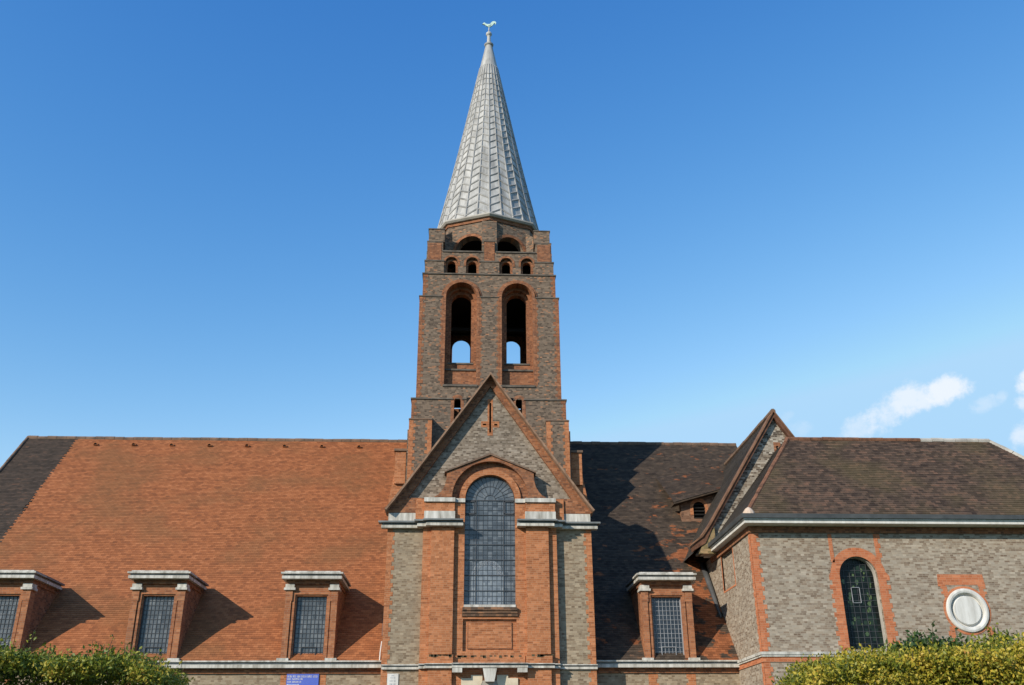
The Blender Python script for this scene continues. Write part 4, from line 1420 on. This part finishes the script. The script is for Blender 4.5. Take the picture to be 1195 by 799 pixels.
mb = MB()     # window surround: jambs and voussoirs
out_ = toothed(WX - .95, WX + .95, 5.0, 7.40, True, True, .15, .10, 67)
nR = len(out_) // 2
right_side = [p for p in out_ if p[0] > WX]
left_side = [p for p in out_ if p[0] <= WX]
poly = right_side + [(WX + .95 * math.cos(math.pi * i / 24), 7.40 + .95 * math.sin(math.pi * i / 24)) for i in range(1, 24)] + left_side
poly += [(WX - .652, 5.0)] + [(WX - .652 * math.cos(math.pi * i / 24), 7.40 + .652 * math.sin(math.pi * i / 24)) for i in range(25)] + [(WX + .652, 5.0)]
mb.prism(poly, None, -.12, .010, fc)
part(mb, 'window_surround', M['bright_red_brick'], ch)
mb = MB(); mb.prism(arch_ring(WX, .632, .652, 5.0, 7.40, 22), None, -.30, -.12, fc); part(mb, 'window_reveal', M['grey_stone'], ch)
mb = MB(); mb.prism(arch(WX, .66, 5.0, 7.40, 24), None, -.32, -.30, fc); cw = part(mb, 'chapel_window', M['stained'])
mb = MB()
yb = CY0 + .29
for i in range(1, 6):
    a = -.6 + 1.2 * i / 6
    zt = 7.4 + math.sqrt(max(0, .62 ** 2 - a * a))
    mb.box(WX + a - .008, WX + a + .008, yb - .01, yb, 5.03, zt)
for i in range(1, 15):
    z = 5.03 + .2 * i
    w_ = .62 if z < 7.4 else math.sqrt(max(0, .62 ** 2 - (z - 7.4) ** 2))
    mb.box(WX - w_, WX + w_, yb - .012, yb - .003, z - .007, z + .007)
part(mb, 'lead_came', M['came'], cw)
mb = MB()
for q in ((-.225, -.212, 6.55, 7.06), (.055, .068, 6.55, 7.06), (-.225, .068, 7.048, 7.065), (-.225, .068, 6.545, 6.558)):
    mb.box(WX + q[0], WX + q[1], yb - .05, yb - .013, q[2], q[3])
part(mb, 'opening_light', M['came_light'], cw)
rgq = random.Random(17)
mb = MB()
for i in range(26):      # pieces of lighter green and yellow glass
    a = rgq.uniform(-.5, .5); z = rgq.uniform(5.1, 7.75)
    if z > 7.4 and a * a + (z - 7.4) ** 2 > .25:
        continue
    rr = rgq.uniform(.03, .075)
    mb.prism([(WX + a + rr * rgq.uniform(.6, 1.2) * math.cos(k), z + rr * 1.3 * math.sin(k)) for k in (0, 1, 2, 3, 4, 5)], None, 0, .004, front(yb - .001))
part(mb, 'coloured_glass', glass_mat('yellow_green_glass', [(0.2, (0.03, 0.06, 0.03)), (0.6, (0.08, 0.12, 0.04)), (0.9, (0.16, 0.19, 0.05))], (.2, .2), ior=1.45), cw)
# roundel
RXc, RZc = 16.87, 6.27
mb = MB()
ringo = [(RXc + .80 * math.cos(2 * math.pi * i / 40), RZc + .80 * math.sin(2 * math.pi * i / 40)) for i in range(40)]
ringi = [(RXc + .725 * math.cos(2 * math.pi * i / 40), RZc + .725 * math.sin(2 * math.pi * i / 40)) for i in range(40)]
mb.prism(ringo, [ringi], -.2, .012, fc)
mb.prism([(16.02, 7.06), (16.28, 7.06), (16.28, 7.10), (17.40, 7.10), (17.40, 7.06), (17.66, 7.06), (17.62, 7.46), (16.06, 7.46)], None, -.02, .009, fc)
for s in (-1, 1):
    a0, a1 = sorted((RXc + s * .55, RXc + s * .72))
    mb.prism(toothed(a0, a1, 6.72, 7.06, s < 0, s > 0, .085, .09, 71 + s), None, -.02, .007, fc)
    mb.prism(toothed(a0, a1, 5.0, 5.75, s < 0, s > 0, .15, .08, 73 + s), None, -.02, .007, fc)
rs = part(mb, 'roundel_surround', M['bright_red_brick'], ch)
mb = MB()
mb.lathe([(.72, CY0 + .25), (.72, CY0 - .03), (.70, CY0 - .07), (.64, CY0 - .085), (.58, CY0 - .07), (.55, CY0 - .02), (.54, CY0 + .06), (.50, CY0 + .08), (.48, CY0 + .06), (.47, CY0 - .01), (.45, CY0 - .03), (.02, CY0 - .035)], RXc, RZc, 44, 'y')
ro = part(mb, 'stone_roundel', M['white_paint'])
# band, gutter
mb = MB(); mb.box(CX0 - .10, CX1, CY0 - .10, CY0 + .05, 4.86, 4.95); mb.box(CX0 - .10, CX0 + .05, CY0 + .05, 35.0, 4.86, 4.947)
mb.box(CX0 - .07, CX1, CY0 - .07, CY0 + .05, 4.80, 4.858); mb.box(CX0 - .07, CX0 + .05, CY0 + .05, 35.0, 4.80, 4.855)
part(mb, 'string_band', M['stone'], ch)
mb = MB(); mb.box(CX0 - .03, CX1, CY0 - .03, CY0 + .05, 4.64, 4.798); mb.box(CX0 - .03, CX0 + .05, CY0 + .05, 35.0, 4.64, 4.795)
part(mb, 'string_band', M['bright_red_brick'], ch)
mb, mb2 = MB(), MB()
xl, yl = CX0 - .36, CY0 - .74
yl = CY0 - .60
mb.box(xl + .06, CX1 + .3, yl + .06, CY0 + .05, 9.06, 9.17); mb.box(xl + .06, CX0 + .05, CY0 + .05, 37.4, 9.06, 9.168)
mb.box(xl + .02, CX1 + .3, yl + .02, CY0 + .05, 9.17, 9.21); mb.box(xl + .02, CX0 + .05, CY0 + .05, 37.4, 9.17, 9.208)
part(mb, 'eaves_cornice', M['white_paint'])
mb2.box(xl - .05, CX1 + .35, yl - .05, yl + .15, 9.212, 9.36); mb2.box(xl - .05, xl + .15, yl + .15, 37.4, 9.211, 9.355)
part(mb2, 'gutter', plain_mat('grey_gutter_paint', (0.045, 0.05, 0.052), (0.085, 0.09, 0.09), 2.0, 0.5, 0.3))
# hipped roof
e0x, e0y, ez = xl + .05, yl + .05, 9.27
rdx, rdy, rdz = 12.42, 34.45, 13.05
xr = 23.6
mb = MB(); roof_face(mb, (e0x, e0y, ez), (xr, e0y, ez), (rdx, rdy, rdz), (20.35, rdy, rdz), seed=81); part(mb, 'chapel_roof', M['chapel_tile'])
mb = MB(); roof_face(mb, (e0x, e0y, ez), (e0x, 37.4, ez), (rdx, rdy, rdz), (rdx, 37.4, rdz), seed=82); part(mb, 'hip_roof', M['slate'])
mb = MB(); roof_face(mb, (xr, e0y, ez), (xr, 37.7, ez), (20.35, rdy, rdz), (20.35, rdy + .02, rdz), seed=83); roof_face(mb, (e0x, 37.7, ez), (xr, 37.7, ez), (rdx, rdy, rdz), (20.35, rdy, rdz), seed=84, course=.4)
part(mb, 'hip_roof', M['chapel_tile'])
mb = MB(); ridge_tiles(mb, (rdx - .1, rdy, rdz + .02), (17.6, rdy, rdz + .02), .10, seed=85); ridge_tiles(mb, (e0x + .25, e0y + .25, ez + .3), (rdx, rdy, rdz + .03), .09, .35, seed=86)
part(mb, 'ridge_tile', M['ridge_red'])
mb = MB(); ridge_tiles(mb, (17.6, rdy, rdz + .02), (20.35, rdy, rdz + .02), .11, seed=87); ridge_tiles(mb, (20.35, rdy, rdz), (xr, e0y, ez), .10, seed=88)
part(mb, 'ridge_tile', M['grey_stone'])
mb = MB(); mb.lathe([(.02, ez + .05), (.24, ez + .06), (.20, ez + .20), (.10, ez + .33), (.02, ez + .38)], e0x + .25, e0y + .25, 12); part(mb, 'hip_end_mortar', plain_mat('cream_mortar', (0.45, 0.33, 0.24), (0.62, 0.50, 0.40), 4.0, .9, .1))
mb = MB(); mb.box(e0x + .3, xr, e0y - .02, e0y + .03, ez - .02, ez + .035); part(mb, 'eaves_tile', M['ridge_red'])

# ---------------- notices on the wall
L1 = Vector((-5.41, 34.96, 3.3))


def thing(name, loc, label, cat):
    e = bpy.data.objects.new(name, None)
    COL.objects.link(e)
    e.location = loc
    tag(e, label, cat)
    return e


sg = thing('church_sign', L1, 'blue painted sign board with white lettering between red brick strips under the gutter', 'sign')
mb = MB(); mb.box(-5.955, -4.865, 34.955, 34.994, 3.2, 4.55); mb.build('board', M['blue_paint'], sg, L1)
mb = MB()
rgt = random.Random(4)


def words(mb, x0, x1, z, h, y):
    x = x0
    while x < x1 - .03:
        n = rgt.randint(3, 7)
        for _ in range(n):
            w = h * .62
            if x + w > x1:
                break
            kind = rgt.random()
            mb.box(x, x + w * .22, y - .003, y, z, z + h)
            if kind < .55:
                mb.box(x + w * .55, x + w * .77, y - .003, y, z, z + h)
            if kind > .3:
                mb.box(x + w * .22, x + w * .55, y - .0028, y, z + h * .78, z + h)
            if kind > .5 or kind < .2:
                mb.box(x + w * .22, x + w * .55, y - .0028, y, z, z + h * .2)
            x += w
        x += h * .45


words(mb, -5.93, -4.90, 4.435, .062, 34.955)
words(mb, -5.93, -5.40, 4.355, .055, 34.955)
words(mb, -5.93, -5.45, 4.265, .05, 34.955)
words(mb, -5.93, -5.42, 4.12, .10, 34.955)
mb.build('lettering', M['white_paint'], sg, L1)
L2 = Vector((-2.27, 33.97, 3.6))
nt = thing('notice_board', L2, 'small white notice with grey lines of print on the grey brick left of the door', 'sign')
mb = MB(); mb.box(-2.45, -2.08, 33.955, 33.986, 3.85, 4.47); mb.build('board', M['white_paint'], nt, L2)
mb = MB()
words(mb, -2.31, -2.22, 4.39, .032, 33.955); words(mb, -2.35, -2.16, 4.32, .032, 33.955); words(mb, -2.37, -2.14, 4.22, .035, 33.955); words(mb, -2.37, -2.14, 4.12, .035, 33.955)
mb.build('lettering', M['ink'], nt, L2)


# ================================================================== HEDGES
def leaves(name, mat, parent, org, pts, size, seed, up=0.5):
    """one mesh of many small folded leaves at the given points"""
    rg = np.random.default_rng(seed)
    n = len(pts)
    d = rg.normal(size=(n, 3)); d[:, 2] += up; d /= np.linalg.norm(d, axis=1)[:, None]
    e = rg.normal(size=(n, 3)); e -= (e * d).sum(1)[:, None] * d; e /= np.linalg.norm(e, axis=1)[:, None]
    nn = np.cross(d, e)
    s = size * rg.uniform(.6, 1.25, n)[:, None]
    p = np.asarray(pts) - np.asarray(org)
    a = p; b = p + d * s * .5 + e * s * .28 + nn * s * .08; c = p + d * s; q = p + d * s * .5 - e * s * .28 + nn * s * .08
    V_ = np.stack([a, b, c, q], 1).reshape(-1, 3)
    me = bpy.data.meshes.new(name)
    me.vertices.add(len(V_)); me.vertices.foreach_set('co', V_.astype('f').ravel())
    idx = np.arange(n)[:, None] * 4 + np.array([[0, 1, 2, 0, 2, 3]])
    me.loops.add(n * 6); me.loops.foreach_set('vertex_index', idx.astype('i').ravel())
    me.polygons.add(n * 2); me.polygons.foreach_set('loop_start', np.arange(0, n * 6, 3, dtype='i'))
    me.update(calc_edges=True)
    me.materials.append(mat)
    o = bpy.data.objects.new(name, me)
    COL.objects.link(o)
    o.parent = parent
    return o


def bumpy(x, seed):
    r = 0
    for k, (f_, a_) in enumerate(((1.1, .07), (2.7, .05), (6.1, .03), (13.0, .02))):
        r = r + a_ * np.sin(x * f_ + seed * (k + 1.7))
    return r


def hedge_points(x0, x1, y0, y1, ztop, n, seed, rough=0.10, under=0.0):
    rg = np.random.default_rng(seed)
    xs = rg.uniform(x0, x1, n)
    which = rg.random(n)
    zt = ztop(xs)
    P = np.zeros((n, 3))
    P[:, 0] = xs
    top = which < .36
    yy = rg.uniform(y0, y1, n)
    ed = np.minimum(np.abs(yy - y0), np.abs(y1 - yy))
    round_ = np.clip(.22 - ed, 0, 1) * (.8 if under == 0 else .35)
    P[:, 1] = np.where(top, yy, y0 + np.abs(rg.normal(0, .10, n)))
    dep = rg.random(n) ** 2.0 * 2.35
    back = np.where(dep > .05, under, 0.0) * np.clip(1.0 - (dep - .5) / .7, 0.15, 1)  # lower front set back, a shape added to shade the hedge below its top
    P[:, 2] = np.where(top, zt - round_ - np.abs(rg.normal(0, .06 if under == 0 else .025, n)) + bumpy(yy * 3 + xs, seed) * (.6 if under == 0 else .3), zt - .05 - dep)
    P[:, 1] += np.where(top, 0.0, back)
    P[:, 1] += bumpy(P[:, 2] * 3 + xs * 2.2, seed + 3) * 1.2
    # tufts and hollows
    k = np.sin(P[:, 0] * 9.1 + seed) * np.sin(P[:, 1] * 8.3 + 1.3 * seed) * np.sin(P[:, 2] * 10.7 + .7) + .6 * np.sin(P[:, 0] * 19.0 + P[:, 2] * 15.0 + seed)
    P[:, 2] += np.where(top, (.045 if under == 0 else .02) * k, 0)
    P[:, 1] -= np.where(top, 0, .06 * k)
    P += rg.normal(0, rough * .35, (n, 3))
    P = P[(k > -.75) | (rg.random(n) < .25)]
    return P


def hedge(name, label, mat, x0, x1, y0, y1, ztop, n, seed, size, group=None, sprigs=0, sprig_mat=None, under=0.0):
    org = Vector(((x0 + x1) / 2, (y0 + y1) / 2, 0))
    e = thing(name, org, label, 'hedge')
    leaves('foliage', mat, e, org, hedge_points(x0, x1, y0, y1, ztop, n, seed, under=under), size, seed)
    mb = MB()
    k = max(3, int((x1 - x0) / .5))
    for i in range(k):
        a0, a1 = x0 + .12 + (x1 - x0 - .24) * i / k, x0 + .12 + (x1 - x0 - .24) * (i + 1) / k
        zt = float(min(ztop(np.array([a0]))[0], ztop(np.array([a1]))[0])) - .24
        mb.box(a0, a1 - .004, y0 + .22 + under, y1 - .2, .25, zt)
    mb.build('dark_core', M['twig'], e, org)  # solid filler boxes, inner shade of the hedge put into their colour
    mb = MB()
    rg = random.Random(seed)
    for i in range(int((x1 - x0) * 4)):
        x = rg.uniform(x0 + .1, x1 - .1); y = rg.uniform(y0 + .25, y1 - .25)
        mb.tube([(x, y, 0), (x + rg.uniform(-.1, .1), y, .5), (x + rg.uniform(-.2, .2), y + rg.uniform(-.1, .1), 1.2)], [.025, .02, .012], 6)
    mb.build('stem', M['bark'], e, org)
    if sprigs:
        pts = []
        mb = MB()
        for i in range(sprigs):
            x = rg.uniform(x0 + .15, x1 - .05); y = rg.uniform(y0 + .1, y1 - .1)
            z = float(ztop(np.array([x]))[0]) - .1
            ln = rg.uniform(.05, .18) * (1 if rg.random() < .85 else 1.7)
            tx, ty = rg.uniform(-.25, .25), rg.uniform(-.2, .2)
            A = Vector((x, y, z)); B = A + Vector((tx * ln, ty * ln, ln + .08))
            mb.tube([A, B], [.006, .002], 5)
            for q in range(int(ln * 90)):
                pts.append(tuple(A.lerp(B, .25 + .75 * rg.random()) + Vector((rg.uniform(-.03, .03), rg.uniform(-.03, .03), 0))))
        mb.build('twig', M['bark'], e, org)['kind'] = 'stuff'
        leaves('sprig_leaf', sprig_mat or mat, e, org, np.array(pts), size, seed + 9, 0.9)['kind'] = 'stuff'
    return e


M['twig'] = plain_mat('dark_hedge_core', (0.012, 0.014, 0.007), (0.035, 0.035, 0.016), 14.0, .95, .1, bump=.8)  # near-black colour of the solid filler inside the hedges
zl_ = lambda x: 2.50 + .10 * np.clip((-2.55 - x) / 2.0, 0, 1) - .10 * np.clip((x + 3.1) / .4, 0, 1) + bumpy(x * 1.3, 2.0) * .55
hedge('hedge', 'green and gold clipped hedge with loose sprigs before the left-hand dormers', M['mixed_leaf'], -6.6, -2.70, 9.0, 10.1, zl_, 95000, 1, .038, sprigs=130, sprig_mat=M['mixed_leaf'], under=0.55)
zr_ = lambda x: 2.40 + .19 * np.clip((x - 3.0) / 2.6, 0, 1) - .10 * np.clip((3.40 - x) / .4, 0, 1) + bumpy(x * 1.2, 5.0) * .45
hedge('hedge', 'golden yellow privet hedge below the chapel window', M['privet'], 3.16, 8.4, 9.0, 10.2, zr_, 125000, 2, .038, sprigs=90)
zs_ = lambda x: 2.60 + .06 * np.cos((x - 4.8) * 4) + bumpy(x * 2, 3.0) * .6
hedge('shrub', 'darker green leafy shrub growing up through the golden hedge under the white roundel', M['green_leaf'], 4.42, 5.18, 9.55, 10.4, zs_, 14000, 3, .055, sprigs=26)
zs2_ = lambda x: 2.70 + bumpy(x * 2, 4.0) * .5
hedge('shrub', 'tall green sprig shrub at the far right behind the golden hedge', M['mixed_leaf'], 5.35, 6.1, 9.8, 10.6, zs2_, 7000, 4, .05, sprigs=14)
